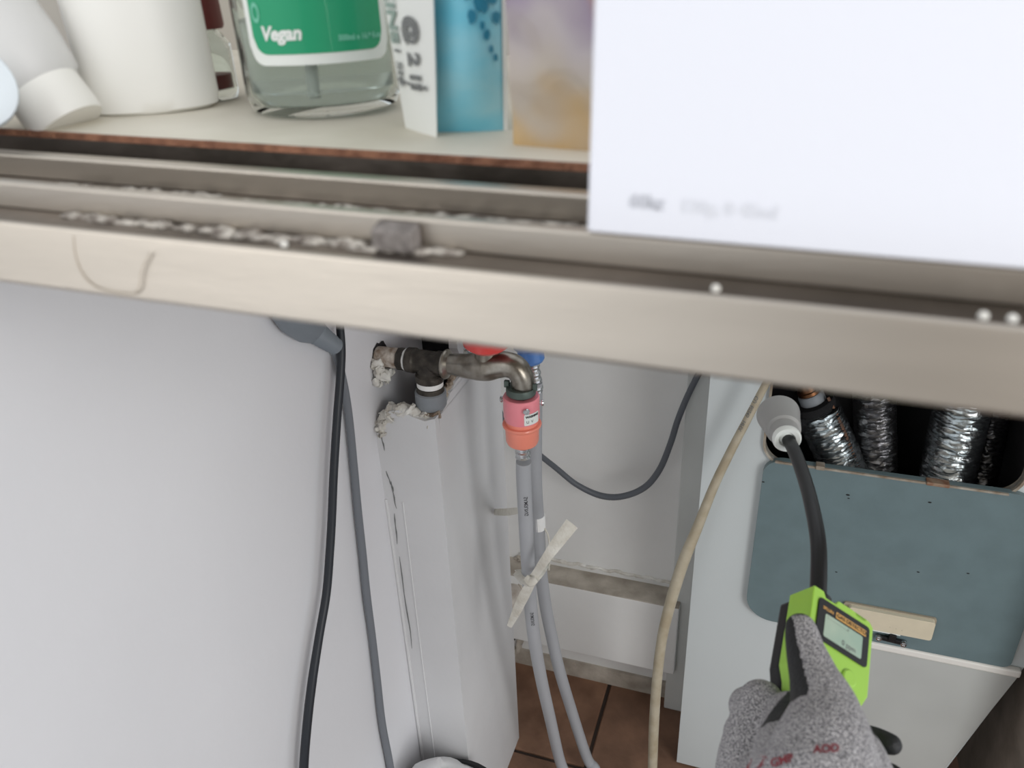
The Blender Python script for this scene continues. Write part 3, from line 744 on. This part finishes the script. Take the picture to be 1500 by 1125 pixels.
# ------------------------------------------------------------------ cold hose with blue coupling
CY = .735
rh, P = hose('washing_machine_hose', 'grey hose hanging behind, under the blue coupling, with a white tape band', [(784, 560, CY), (784, 610, CY), (784, 700, CY), (788, 767, .738), (792, 833, .742), (799, 887, .750), (807, 927, .757), (819, 980, .768), (837, 1040, .79), (860, 1110, .80)], 9, M_hose2)
e = P[-1]; P += [V((e.x+.015, e.y-.005, .035)), V((e.x+.03, e.y-.03, .012)), V((e.x+.05, e.y-.10, .0085)), V((e.x+.06, e.y-.30, .0085))]
tube('hose_tube', P, .0081, M_hose2, rh, n=20)
cb2 = atY(777, 515, CY); k = dep(cb2)/F; d2 = (atY(784, 560, CY)-cb2).normalized(); M2 = frame(cb2, d2)
lathe('blue_coupling', [(L_(19), L_(-26)), (L_(24), L_(-24)), (L_(24), L_(-9)), (L_(22), L_(-7)), (L_(19.5), L_(-6)), (L_(19.5), L_(12)), (L_(17), L_(16)), (L_(9), L_(17))], M2, M_blue, rh, n=48, angle=.5)
prof = [(L_(9.5 if i % 4 in (0, 1) else 11), L_(15+i*3.0)) for i in range(18)]
lathe('crimp', prof, M2, M_crimp, rh, n=24, angle=.4)
q0 = atY(788, 754, .738); q1 = atY(789, 773, .739)
lathe('tape_band', [(.0086, 0), (.0087, .0005), (.0087, (q1-q0).length), (.0084, (q1-q0).length)], frame(q0, q1-q0), M_teflon, rh, n=24)
# cold tap (mostly hidden above the steel track)
ct = empty('cold_water_tap', V((PX, CY, cb2.z+.05)), 'metal tap hidden above the blue hose coupling', 'tap')
tube('spout', [V((PX-.002, CY, cb2.z+.055)), V((PX+.02, CY, cb2.z+.056)), cb2+V((-.006, 0, .052)), cb2+V((0, 0, .040)), cb2+V((0, 0, .018))], .010, M_brass, ct, n=20)
lathe('wall_flange', [(.012, 0), (.022, .001), (.022, .003), (.012, .008)], frame(V((PX, CY, cb2.z+.055)), (1, 0, 0)), M_brass, ct)
# crinkled foil pipe behind the hot tap
fo = empty('foil_pipe', atY(676, 510, .725), 'crinkled foil-wrapped pipe rising behind the hot tap beside the red handle', 'pipe')
corrugated('foil_sleeve', [atY(687, 548, .745), atY(682, 525, .745), atY(680, 500, .745), atY(678, 470, .745)], .0125, .0150, .004, M_foil, fo, jit=.12)

# ------------------------------------------------------------------ tape ties round the hoses
tie = empty('fabric_tie', atY(776, 850, .67), 'strip of off-white fabric tape knotted round both hoses', 'tie')
def strip(name, pts, wds, mt, parent, nrm=None, th=.0008):
    P, W = spline(pts, wds, 6); T, _ = frames(P); bm = bmesh.new(); prev = None
    for i, (p, wd, t) in enumerate(zip(P, W, T)):
        n = (CAM-p).normalized() if nrm is None else V(nrm); sdir = t.cross(n).normalized(); n2 = sdir.cross(t).normalized()
        cv_ = .18*wd
        cur = [bm.verts.new(p+sdir*wd*s+n2*(cv_*(1-(2*s)**2)*.6+o)) for s, o in ((-.5, 0), (0, 0), (.5, 0), (.5, -th), (0, -th), (-.5, -th))]
        if prev:
            for k in range(6): bm.faces.new((prev[k], prev[(k+1) % 6], cur[(k+1) % 6], cur[k]))
        else: bm.faces.new(cur)
        prev = cur
    bm.faces.new(prev); return fin(bm, name, mt, parent, smooth=True, angle=.9)
strip('loose_end', [atY(838, 767, .69), atY(818, 793, .672), atY(800, 818, .66), atY(783, 843, .663), atY(772, 853, .668)], [.016, .014, .011, .009, .008], M_tape, tie)
strip('loose_end', [atY(783, 845, .664), atY(768, 872, .664), atY(757, 895, .668), atY(746, 918, .672)], [.009, .0125, .011, .006], M_tape, tie)
strip('loop', [atY(756, 838, .69), atY(764, 848, .674), atY(776, 853, .662), atY(790, 842, .668), atY(800, 828, .70), atY(802, 822, .74)], [.009, .008, .010, .008, .007, .006], M_tape, tie)
tube('knot', [atY(770, 846, .661), atY(778, 852, .659), atY(786, 847, .661)], [.004, .0062, .004], M_tape, tie, flat=.7)
strip('back_loop', [atY(758, 838, .69), atY(766, 836, .73), atY(785, 830, .765), atY(803, 824, .75)], [.008, .008, .008, .008], M_tape, tie, nrm=(0, -1, .2))
tube('thread', [atY(795, 770, .738), atY(803, 785, .735), atY(805, 810, .735), atY(804, 835, .735)], .0011, M_tape, tie, n=6)
hk = empty('wall_hook', atY(740, 750, .70), 'small off-white clip joining the front hose to the wall edge', 'clip')
strip('clip_arm', [atX(724, 750, PX+.002), atY(742, 750, .735), atY(758, 748, .69)], [.0085, .0090, .007], M_tape, hk, th=.002)

# ------------------------------------------------------------------ cables
def cable(name, label_, pts3, wpx, mt, flat=1, fdir=None, n=12):
    r = [wpx[i]/2/F*dep(p) for i, p in enumerate(pts3)] if isinstance(wpx, (list, tuple)) else [wpx/2/F*dep(p) for p in pts3]
    o = tube(name, pts3, r, mt, None, n=n, flat=flat, fdir=fdir); tag(o, label_, 'cable'); return o
bc = [(488, 425), (495, 455), (499, 490), (500, 520), (498, 560), (494, 610), (489, 690), (486, 760), (483, 810), (478, 870), (467, 935), (457, 1000), (450, 1060), (445, 1125), (444, 1200)]
ccol = cable('power_cable', 'thick black cable hanging down the white left wall', [atX(x, y, WL+.014) for x, y in bc], [12, 12, 12.5, 13, 13, 13, 13, 13, 13, 13, 13, 14, 14, 14, 14], M_black)
gc = [(472, 492), (492, 520), (503, 560), (511, 610), (518, 680), (524, 745), (531, 810), (537, 870), (545, 930), (552, 990), (560, 1060), (572, 1125), (580, 1190)]
pg = empty('plug_with_cord', atX(470, 490, WL+.02), 'grey moulded plug with ribbed neck and flat grey cord beside the black cable', 'plug')
P = [atX(x, y, WL+.006) for x, y in gc]
tube('cord', P, [w_/2/F*dep(p) for w_, p in zip([12, 12, 12, 12, 12, 12, 12, 12, 11, 11, 11, 11, 11], P)], M_fgrey, pg, n=12)
A = [atX(400, 448, WL+.012), atX(428, 470, WL+.013), atX(450, 482, WL+.013), atX(464, 487, WL+.013)]
tube('plug_body', A, [.006, .0125, .0135, .011], M_plug, pg, n=20, flat=.7)
q0 = atX(458, 484, WL+.013); q1 = atX(492, 508, WL+.011)
prof = []; LL = (q1-q0).length; N = 7
for i in range(N*2+1):
    t = i/(N*2); prof.append(((.0110-.0028*t)*(1.0 if i % 2 else .74), LL*t))
lathe('ribbed_neck', prof, frame(q0, q1-q0), M_plug, pg, n=20, angle=.3)
dc = [(1034, 528), (1022, 550), (1005, 585), (992, 618), (982, 650), (966, 688), (944, 714), (912, 727), (880, 726), (845, 710), (815, 686), (790, 666), (765, 645), (742, 622), (731, 600), (725, 575), (723, 545), (722, 515)]
yy = [.955]*9+[.95, .94, .92, .90, .88, .87, .87, .87, .87]
cable('thin_cable', 'thin dark grey cable looping low across the back wall', [atY(x, y, yy[i]) for i, (x, y) in enumerate(dc)], [9.5]*9+[8.5]*5+[9]*4, M_dgrey)
gc2 = [(1134, 540), (1122, 562), (1096, 612), (1070, 662), (1046, 712), (1022, 772), (1004, 815), (992, 850), (979, 895), (969, 940), (962, 1000), (958, 1060), (956, 1120), (955, 1160)]
Yb = [.84, .84, .84, .838, .835, .83, .82, .815, .81, .805, .80, .80, .79, .78]
P = [atY(x, y, Yb[i]) for i, (x, y) in enumerate(gc2)]
be = empty('beige_cable', P[5], 'beige cable hanging diagonally in front of the white boiler left side', 'cable')
tube('sheath', P, [a/2/F*dep(p) for a, p in zip([11, 11, 12, 13, 13.5, 15, 17, 17, 16, 15, 15, 15, 14, 14], P)], M_beige, be, n=14)
SPb, _ = spline(P, 1, 8)
s0 = length_to(SPb, atY(1112, 580, .84))
text('cable_marking', 'CU  60245   HFIX', .0068, M_softink, on_tube(SPb, s0, (CAM-P[3]).normalized(), .0062), be, bold=.0001)

# ------------------------------------------------------------------ boiler
BY = .87; BX0, BX1 = -.062, .350; ZB = .004
boi = empty('boiler', V(((BX0+BX1)/2, BY, 0)), 'white enamel boiler with a dark pipe opening and blue-grey cover panel at right', 'boiler')
o0, o1 = .010, .286; oz1, oz0 = Z(.395), Z(.553)
outer = [(BX0, BY, ZB), (BX1-.075, BY, ZB), (BX1, BY, Z(.80)), (BX1, BY, Z(.19)), (BX0, BY, Z(.19))]
inner = [V((x, BY, z)) for x, z in rrect(o0, oz0, o1, oz1, .030)]
holed('front_panel', outer, inner, V((0, .006, 0)), M_boiler, boi)
# body shell behind the panel: sides, top, back as one hollow casing
bm = bmesh.new()
bbox(bm, (BX0, BY+.0062, ZB), (BX0+.004, 1.19, Z(.19))); bbox(bm, (BX1-.084, BY+.0062, ZB), (BX1-.080, 1.19, Z(.80))); bbox(bm, (BX1-.034, BY+.0062, Z(.80)), (BX1-.030, 1.19, Z(.19)))
bbox(bm, (BX0, 1.19, ZB), (BX1-.08, 1.194, Z(.19))); bbox(bm, (BX0, BY+.0062, Z(.19)), (BX1, 1.194, Z(.186))); bbox(bm, (BX0, BY+.0062, ZB-.003), (BX1-.08, 1.194, ZB))
fin(bm, 'casing', M_boiler, boi)
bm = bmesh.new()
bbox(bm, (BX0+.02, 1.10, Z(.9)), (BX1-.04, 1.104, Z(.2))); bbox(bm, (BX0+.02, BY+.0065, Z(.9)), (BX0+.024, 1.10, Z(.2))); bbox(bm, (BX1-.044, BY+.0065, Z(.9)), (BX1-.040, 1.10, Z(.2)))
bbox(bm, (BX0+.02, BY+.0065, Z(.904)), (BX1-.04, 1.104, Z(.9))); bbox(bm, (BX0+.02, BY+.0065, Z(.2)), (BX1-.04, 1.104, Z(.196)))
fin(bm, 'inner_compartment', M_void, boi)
rim_o = [V((x, BY-.004, z)) for x, z in rrect(o0-.003, oz0-.003, o1+.003, oz1+.003, .033)]
rim_i = [V((x, BY-.004, z)) for x, z in rrect(o0, oz0, o1, oz1, .030)]
holed('opening_rim', rim_o, rim_i, V((0, .012, 0)), M_rim, boi)
# cover panel, slightly proud, hanging over the lower edge of the opening
c0, c1 = .0115, .332; cz1 = Z(.5435)+0; cz0 = Z(.800)
cov_pts = rrect(c0, cz0, c1, cz1, [.058, .022, .036, .010], 8)
cov = prism('cover_panel', [V((x, BY-.009, z)) for x, z in cov_pts], V((0, .0085, 0)), M_cover, boi, bevel=.0022)
lipo = [V((x, BY-.0112, z)) for x, z in rrect(c0+.012, cz1-.0028, c1-.058, cz1-.0002, .0012, 3)]
prism('cover_top_edge', lipo, V((0, .003, 0)), M_rim, cov)
for px in (1133+60, 1212, 1385):
    p = atY(px, 683 if px < 1300 else 712, BY-.012)
bm = bmesh.new(); bbox(bm, (.070, BY-.013, cz1-.003), (.080, BY-.002, cz1+.0025)); fin(bm, 'hinge_tab', M_rim, cov, bevel=.0008)
bm = bmesh.new(); bbox(bm, (.190, BY-.013, cz1-.003), (.214, BY-.002, cz1+.0015)); fin(bm, 'hinge_tab', mat('rusty_tab', (122, 76, 52), .8, rgb2=(150, 130, 110), vscale=90), cov, bevel=.0008)
for px, py, r in ((1118, 706, .0012), (1242, 725, .0016), (1243, 730, .0010), (1362, 736, .0014), (1225, 838, .0010), (1345, 838, .0012), (1418, 840, .0012), (1180, 712, .0008)):
    p = atY(px, py, BY-.0093)
    bm = bmesh.new(); bmesh.ops.create_circle(bm, cap_ends=True, segments=8, radius=r, matrix=Matrix.Translation(p) @ Matrix.Rotation(PI/2, 4, 'X') @ Matrix.Diagonal((1.5, .8, 1, 1)))
    fin(bm, 'paint_chip', M_ink, cov)
# pale lower flange and lower panel
fl0 = Z(.800)
box('lower_flange', (.115, BY-.010, Z(.813)), (BX1-.004, BY-.0003, Z(.8015)), M_white, boi, bevel=.0025)
lowpan = prism('lower_panel', [V((.105, BY-.0045, Z(.8135))), V((BX1-.004, BY-.0045, Z(.8135))), V((BX1-.078, BY-.0045, .02)), V((.105, BY-.0045, .02))], V((0, .0044, 0)), M_boilershaded, boi, bevel=.001)
# cream handle
h0 = atY(1238, 868, BY); hz1 = Z(.7365); 
hx0, hx1 = .1325, .2365
cream = prism('handle', [V((x, BY-.0190, z)) for x, z in rrect(hx0+.004, Z(.7712), hx1, Z(.7412), .0035, 4)], V((0, .0098, 0)), M_cream, cov, bevel=.0020)
prism('handle_base', [V((x, BY-.0125, z)) for x, z in rrect(hx0-.002, Z(.7745), hx1+.002, Z(.7400), .003, 3)], V((0, .0035, 0)), M_creamd, cov, bevel=.0008)
box('latch_slot', (hx0+.030, BY-.0150, Z(.7768)), (hx0+.070, BY-.0088, Z(.7750)), M_labelw, cov, bevel=.0006)
for dx in (.055, .062, .069):
    p = V((hx0+dx, BY-.0193, Z(.7620)+(dx-.062)*-.1))
    bm = bmesh.new(); bmesh.ops.create_circle(bm, cap_ends=True, segments=8, radius=.0005, matrix=Matrix.Translation(p) @ Matrix.Rotation(PI/2, 4, 'X')); fin(bm, 'speck', M_creamd, cream)
# black catch with two screws
ka = atY(1287, 932, BY-.012); kb_ = atY(1323, 941, BY-.012); km = ka.lerp(kb_, .5)
bm = bmesh.new(); u = (kb_-ka).normalized(); 
Mk = frame(km, (0, -1, 0), u)
bbox(bm, (-.018, -.0035, -.002), (.018, .0035, .003), Mk); bbox(bm, (-.0045, 0, -.002), (.0045, .012, .005), Mk)
catch = fin(bm, 'catch', M_blackp, boi, bevel=.0015)
for q in (ka, kb_): lathe('screw', [(.0001, .0045), (.0014, .0045), (.0016, .0055), (.0036, .005), (.0042, .003), (.0042, .001)], frame(q, (0, -1, 0)), M_crimp, catch, n=16)

# pipes inside the opening
def pipe_thing(label_, pts, r0, r1, mt, pitch=.0048, jit=.035):
    root = empty('insulated_pipe', pts[len(pts)//2], label_, 'pipe', 'foil wrapped pipes in the boiler opening')
    corrugated('foil_sleeve', pts, r0, r1, pitch, mt, root, jit=jit); return root
p1 = [atY(1196, 598, .945), atY(1206, 620, .945), atY(1220, 650, .945), atY(1240, 700, .945), atY(1256, 745, .945)]
r1_ = pipe_thing('foil-wrapped pipe slanting right below a copper elbow, leftmost in the boiler opening', p1, .0250, .0285, M_foil)
dd = (p1[0]-p1[1]).normalized()
lathe('foam_sleeve', [(.012, -.002), (.0235, -.002), (.0255, .004), (.0245, .010), (.0165, .011), (.0165, .002)], frame(p1[0], dd), M_foam, r1_)
lathe('grey_collar', [(.010, .004), (.0155, .004), (.0160, .007), (.0160, .020), (.0145, .023), (.010, .024)], frame(p1[0], dd), M_greyplastic, r1_)
ce = p1[0]+dd*.024
tube('copper_elbow', [ce, ce+dd*.012, ce+dd*.024+V((0, .006, .004)), ce+dd*.034+V((-.004, .020, .012)), ce+dd*.04+V((-.01, .045, .03))], [.0125, .0125, .013, .0125, .0125], M_copper, r1_, n=24)
lathe('copper_band', [(.0130, -.001), (.0142, 0), (.0142, .004), (.0130, .005)], frame(ce, dd), M_copper, r1_)
tube('rusty_strap', [atY(1213, 582, .935), atY(1232, 620, .930), atY(1250, 665, .930), atY(1268, 712, .935)], .0022, mat('rusty_strap', (118, 82, 60), .7, rgb2=(80, 62, 52), vscale=80), r1_, n=8, flat=.4)
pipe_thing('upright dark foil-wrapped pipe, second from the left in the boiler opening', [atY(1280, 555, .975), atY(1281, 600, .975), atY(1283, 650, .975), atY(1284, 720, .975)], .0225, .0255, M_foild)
pipe_thing('thick foil-wrapped pipe leaning left, third from the left in the boiler opening', [atY(1418, 560, .955), atY(1407, 610, .955), atY(1394, 665, .955), atY(1378, 740, .955)], .0290, .0320, M_foil, .0052)
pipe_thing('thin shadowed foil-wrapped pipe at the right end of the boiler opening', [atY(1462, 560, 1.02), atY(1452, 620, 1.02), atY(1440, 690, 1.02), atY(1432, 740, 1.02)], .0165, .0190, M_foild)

# ------------------------------------------------------------------ gas detector
Oc = V((443/F*.52, 294.5/F*.52, .52))
wv = V((.0412, .0266, .006)); WD = .050; wv.normalize()
tv = V((-.0089, .0117, .018)); tv = (tv-wv*tv.dot(wv)).normalized()
lv = wv.cross(tv).normalized()
if lv.y > 0: lv = -lv
Ow = CAM+cam2w(Oc); wW, tW, lW = cam2w(wv), cam2w(tv), cam2w(lv)
Md = Matrix((wW, lW, -tW)).transposed().to_4x4(); Md.translation = Ow      # local: x width, y up, z towards the viewer
TH = .0235; TB = .012
det = empty('gas_detector', Ow, 'lime green handheld gas detector with black screen and bendy probe in the gloved hand', 'detector')
def dprism(name, pts, z0, z1, mt, parent=det, bevel=.0015, seg=3):
    return prism(name, [Md @ V((x, y, z0)) for x, y in pts], (Md.to_3x3() @ V((0, 0, z1-z0))), mt, parent, bevel=bevel, seg=seg)
sil = [(0, 0), (.0085, 0), (.0105, -.0035), (.0185, -.0035), (.0205, 0), (.033, 0), (.0355, -.0035), (.043, -.0035), (.045, -.0005), (WD-.003, -.001), (WD, -.004), (WD, -.052), (WD-.005, -.062), (WD-.007, -.075), (WD-.007, -.125), (WD-.012, -.142), (.012, -.142), (.006, -.125), (.006, -.075), (.004, -.062), (0, -.052)]
body = dprism('body', sil, -TH, 0, M_green, bevel=.0022)
sil2 = [(.0015, -.002), (WD-.0015, -.002), (WD-.0012, -.052), (WD-.008, -.075), (WD-.008, -.125), (.008, -.140), (.0075, -.075), (.0012, -.052)]
dprism('black_back', sil2, -TH-TB, -TH+.0001, M_blackp, bevel=.003)
scr = dprism('display_bezel', rrect(.0045, -.0350, WD-.0035, -.0060, .0028, 4), .0001, .0011, M_blackp, bevel=.0004)
dprism('lcd', rrect(.0105, -.0315, WD-.0090, -.0155, .0012, 3), .0011, .0014, M_lcd, scr, bevel=0)
dprism('title_bar', rrect(.0185, -.0142, WD-.0065, -.0098, .0006, 2), .0011, .0013, M_amber, scr, bevel=0)
text('display_text', 'GAS DETECTOR', .0038, M_blackp, lambda u, v: Md @ V((.0190+u*.96, -.0133+v, .0016)), scr, bold=.00005)
text('display_text', 'SPLUIN', .0030, M_amber, lambda u, v: Md @ V((.0080+u*.9, -.0131+v, .0013)), scr, bold=.0001)
text('lcd_text', '|...........................|', .0030, M_softink, lambda u, v: Md @ V((.0120+u*.9, -.0182+v, .0016)), scr)
text('lcd_text', '0 ppm', .0055, M_softink, lambda u, v: Md @ V((.0250+u*.8, -.0300+v, .0016)), scr)
for bx, by in ((.016, -.048), (.034, -.048), (.025, -.062), (.025, -.078)):
    lathe('button', [(.0055, 0), (.0055, .0008), (.0045, .0016), (.001, .0016)], Md @ Matrix.Translation((bx, by, .0)), M_green, det, n=24)
g0 = Md @ V((.0145, -.006, -TH*.55))
gp = [g0, Md @ V((.0142, .004, -TH*.55)), atD(1199, 800, .565), atD(1190, 745, .60), atD(1178, 700, .64), atD(1164, 662, .675), atD(1153, 641, .695)]
tube('bendy_probe', gp, [.0056]*7, M_blackp, det, n=18)
lathe('probe_collar', [(.0085, 0), (.0085, .006), (.0065, .008), (.0056, .009)], frame(Md @ V((.0145, -.003, -TH*.55)), lW), M_blackp, det)
# bell-shaped sensor end pointing up and away
e0 = atD(1153, 644, .688); e1 = atD(1139, 605, .736); dv = (e1-e0).normalized()
lathe('sensor_cone', [(.0060, .0035), (.0112, .002), (.0116, .006), (.0120, .0160), (.0124, .0170), (.0150, .0182), (.0184, .0440), (.0192, .0475), (.0194, .0500), (.0184, .0500), (.0125, .030)], frame(e0, dv), M_coneg, det, n=48, angle=.4)
lathe('sensor_ring', [(.0060, .0030), (.0072, -.0004), (.0108, -.0018), (.0122, .0010), (.0120, .0040), (.0112, .0056)], frame(e0, dv), M_labelw, det, n=48, angle=.6)
lathe('sensor_face', [(.001, .044), (.0170, .044), (.0170, .046), (.001, .0465)], frame(e0, dv), M_blackp, det)

# ------------------------------------------------------------------ gloved hand
def DL(x, y, z): return Md @ V((x, y, z))
caps = []
def chain(pts, rad, sub=6):
    P, R = spline(pts, rad, sub); caps.append((P, R))
ZB_ = -TH-TB
thumb = [atD(1173, 921, .472), atD(1180, 952, .462), atD(1192, 990, .449), atD(1208, 1040, .432), atD(1208, 1095, .415), atD(1200, 1160, .398)]
chain(thumb, [.0092, .0112, .0138, .0190, .0265, .0300])
palm = [atD(1160, 1050, .475), atD(1163, 1088, .455), atD(1172, 1130, .430), atD(1185, 1190, .405)]
chain(palm, [.015, .021, .027, .031])
chain([atD(1235, 1085, .445), atD(1240, 1130, .425), atD(1230, 1190, .40)], [.0175, .024, .029])
chain([atD(1190, 1170, .41), atD(1200, 1260, .375), atD(1215, 1360, .34)], [.034, .030, .031])
# fingers curl behind the detector and their tips come round its right side
fing = []
for i, (ly, ln) in enumerate(((-.073, 1.0), (-.091, 1.04), (-.109, 1.0), (-.126, .88))):
    kx = -.004
    q = [DL(kx+.004, ly-.022, ZB_+.006), DL(-.003, ly-.004, ZB_-.010), DL(.010, ly+.003, ZB_-.0125), DL(.036*ln, ly+.004, ZB_-.0105), DL(.0570*ln, ly+.003, ZB_+.000), DL(.0720*ln, ly+.009, -.022), DL(.0800*ln, ly+.007, -.010)]
    rr = [.0120, .0110, .0100, .0092, .0088, .0080, .0066]
    if i == 3: rr = [x*.88 for x in rr]
    chain(q, rr); fing.append(q)
chain([DL(-.002, -.078, ZB_+.004), DL(-.002, -.125, ZB_+.002), atD(1180, 1150, .44)], [.015, .018, .024])
bm = bmesh.new()
for P, R in caps:
    # each chain gets finely sampled so the union is smooth
    tube_bm(bm, P, R, 16)
    for p, r in ((P[0], R[0]), (P[-1], R[-1])):
        bmesh.ops.create_uvsphere(bm, u_segments=16, v_segments=10, radius=r*1.0, matrix=Matrix.Translation(p))
bmesh.ops.recalc_face_normals(bm, faces=bm.faces[:])
me = bpy.data.meshes.new('glove'); bm.to_mesh(me); bm.free()
tmp = bpy.data.objects.new('tmp', me); COL.objects.link(tmp)
r = tmp.modifiers.new('r', 'REMESH'); r.mode = 'VOXEL'; r.voxel_size = .0014
s = tmp.modifiers.new('s', 'SMOOTH'); s.factor = .5; s.iterations = 7
dg = bpy.context.evaluated_depsgraph_get(); gme = bpy.data.meshes.new_from_object(tmp.evaluated_get(dg)); gme.name = 'glove'
bpy.data.objects.remove(tmp)
gl = empty('gloved_hand', atD(1200, 1160, .40), 'hand in a grey knit work glove with black rubber palm gripping the green detector', 'hand')
gme.materials.clear()
hand = link('glove', gme, gl, [M_knit, M_coat])
hand['label'] = 'grey knit glove with black coated fingertips'
gme.polygons.foreach_set('use_smooth', [True]*len(gme.polygons))
# coating: palm side of each digit (facing the device) and over the fingertips
tip = thumb[0]; pad = (DL(.01, -.05, -.005)-thumb[1]).normalized()
tip_out = (thumb[0]-thumb[1]).normalized()
padl = (-R_*1.0+F_*.55).normalized()
mi = []
allf = [(q, False) for q in fing]
TP, TR = spline(thumb, 1, 8); Mdi = Md.inverted()
for p in gme.polygons:
    c_ = p.center; mat_i = 0
    # thumb
    d0 = min(((c_-tpnt).length, k) for k, tpnt in enumerate(TP))
    dt = d0[0]
    best = None
    for q in fing:
        for k, a in enumerate(q):
            dd_ = (c_-a).length
            if best is None or dd_ < best[0]: best = (dd_, k)
    if dt < best[0]+.002 and d0[1] < 26:
        ax_ = TP[d0[1]]; nrm = (c_-ax_); n_ = nrm.normalized()
        toward = n_.dot((-(CAM-ax_).normalized()))
        along = (c_-thumb[0]).dot(tip_out)
        if along > .0048 or toward > .10 or n_.dot(-R_) > .62: mat_i = 1
    else:
        lc_ = Mdi @ c_
        if lc_.x > .002 and best[0] < .02 and lc_.z < .004: mat_i = 1
    mi.append(mat_i)
gme.polygons.foreach_set('material_index', mi)
bvh = BVHTree.FromPolygons([v.co for v in gme.vertices], [tuple(p.vertices) for p in gme.polygons])
def onhand(px, py, up_=.0006):
    r_ = ray(px, py).normalized(); h = bvh.ray_cast(CAM, r_)
    return (h[0]-r_*up_) if h[0] is not None else atD(px, py, .42)
def htext(s, size, x, y, ang, **k):
    ca, sa = math.cos(ang), math.sin(ang)
    text('glove_print', s, size, M_print, lambda u, v: onhand(x+u*ca+v*sa*1, y+u*sa-v*ca), hand, bold=.6, **k)
htext('AOD', 17, 1192, 1103, -.06)
htext('GMP', 17, 1130, 1124, -.28)
blob = [(1092, 1126), (1100, 1112), (1112, 1107), (1124, 1108), (1120, 1120), (1108, 1127), (1100, 1134)]
bm = bmesh.new(); bm.faces.new([bm.verts.new(onhand(x, y)) for x, y in blob]); fin(bm, 'glove_print', M_print, hand)

# ------------------------------------------------------------------ bucket with white bag at the bottom left of centre
bk = empty('waste_bucket', V((-.335, .56, 0)), 'dark bucket lined with a crumpled white bag at the foot of the pier', 'bucket')
bc_ = V((-.312, .565, 0)); hz = Z(.938)
lathe('bucket_body', [(.055, 0), (.058, .003), (.068, hz-.004), (.071, hz), (.066, hz), (.062, hz-.01), (.054, .01), (.001, .01)], frame(bc_, (0, 0, 1)), M_blackp, bk, n=40)
bm = bmesh.new(); rows = []
for j in range(14):
    t = j/13; ring = []
    for k in range(40):
        a = 2*PI*k/40; rr = .074*(1-t)**.75+.0
        h = hz-.008+.066*math.sin(t*PI/2)
        p = V((bc_.x-.012+rr*math.cos(a), bc_.y-.006+rr*math.sin(a), h))
        p += noise.noise_vector(p*38)*.010*(.5+t)
        ring.append(bm.verts.new(p))
    rows.append(ring)
for a, b in zip(rows, rows[1:]):
    for k in range(40): bm.faces.new((a[k], a[(k+1) % 40], b[(k+1) % 40], b[k]))
bm.faces.new(rows[0])
fin(bm, 'bag', M_bag, bk, smooth=True, angle=.5)
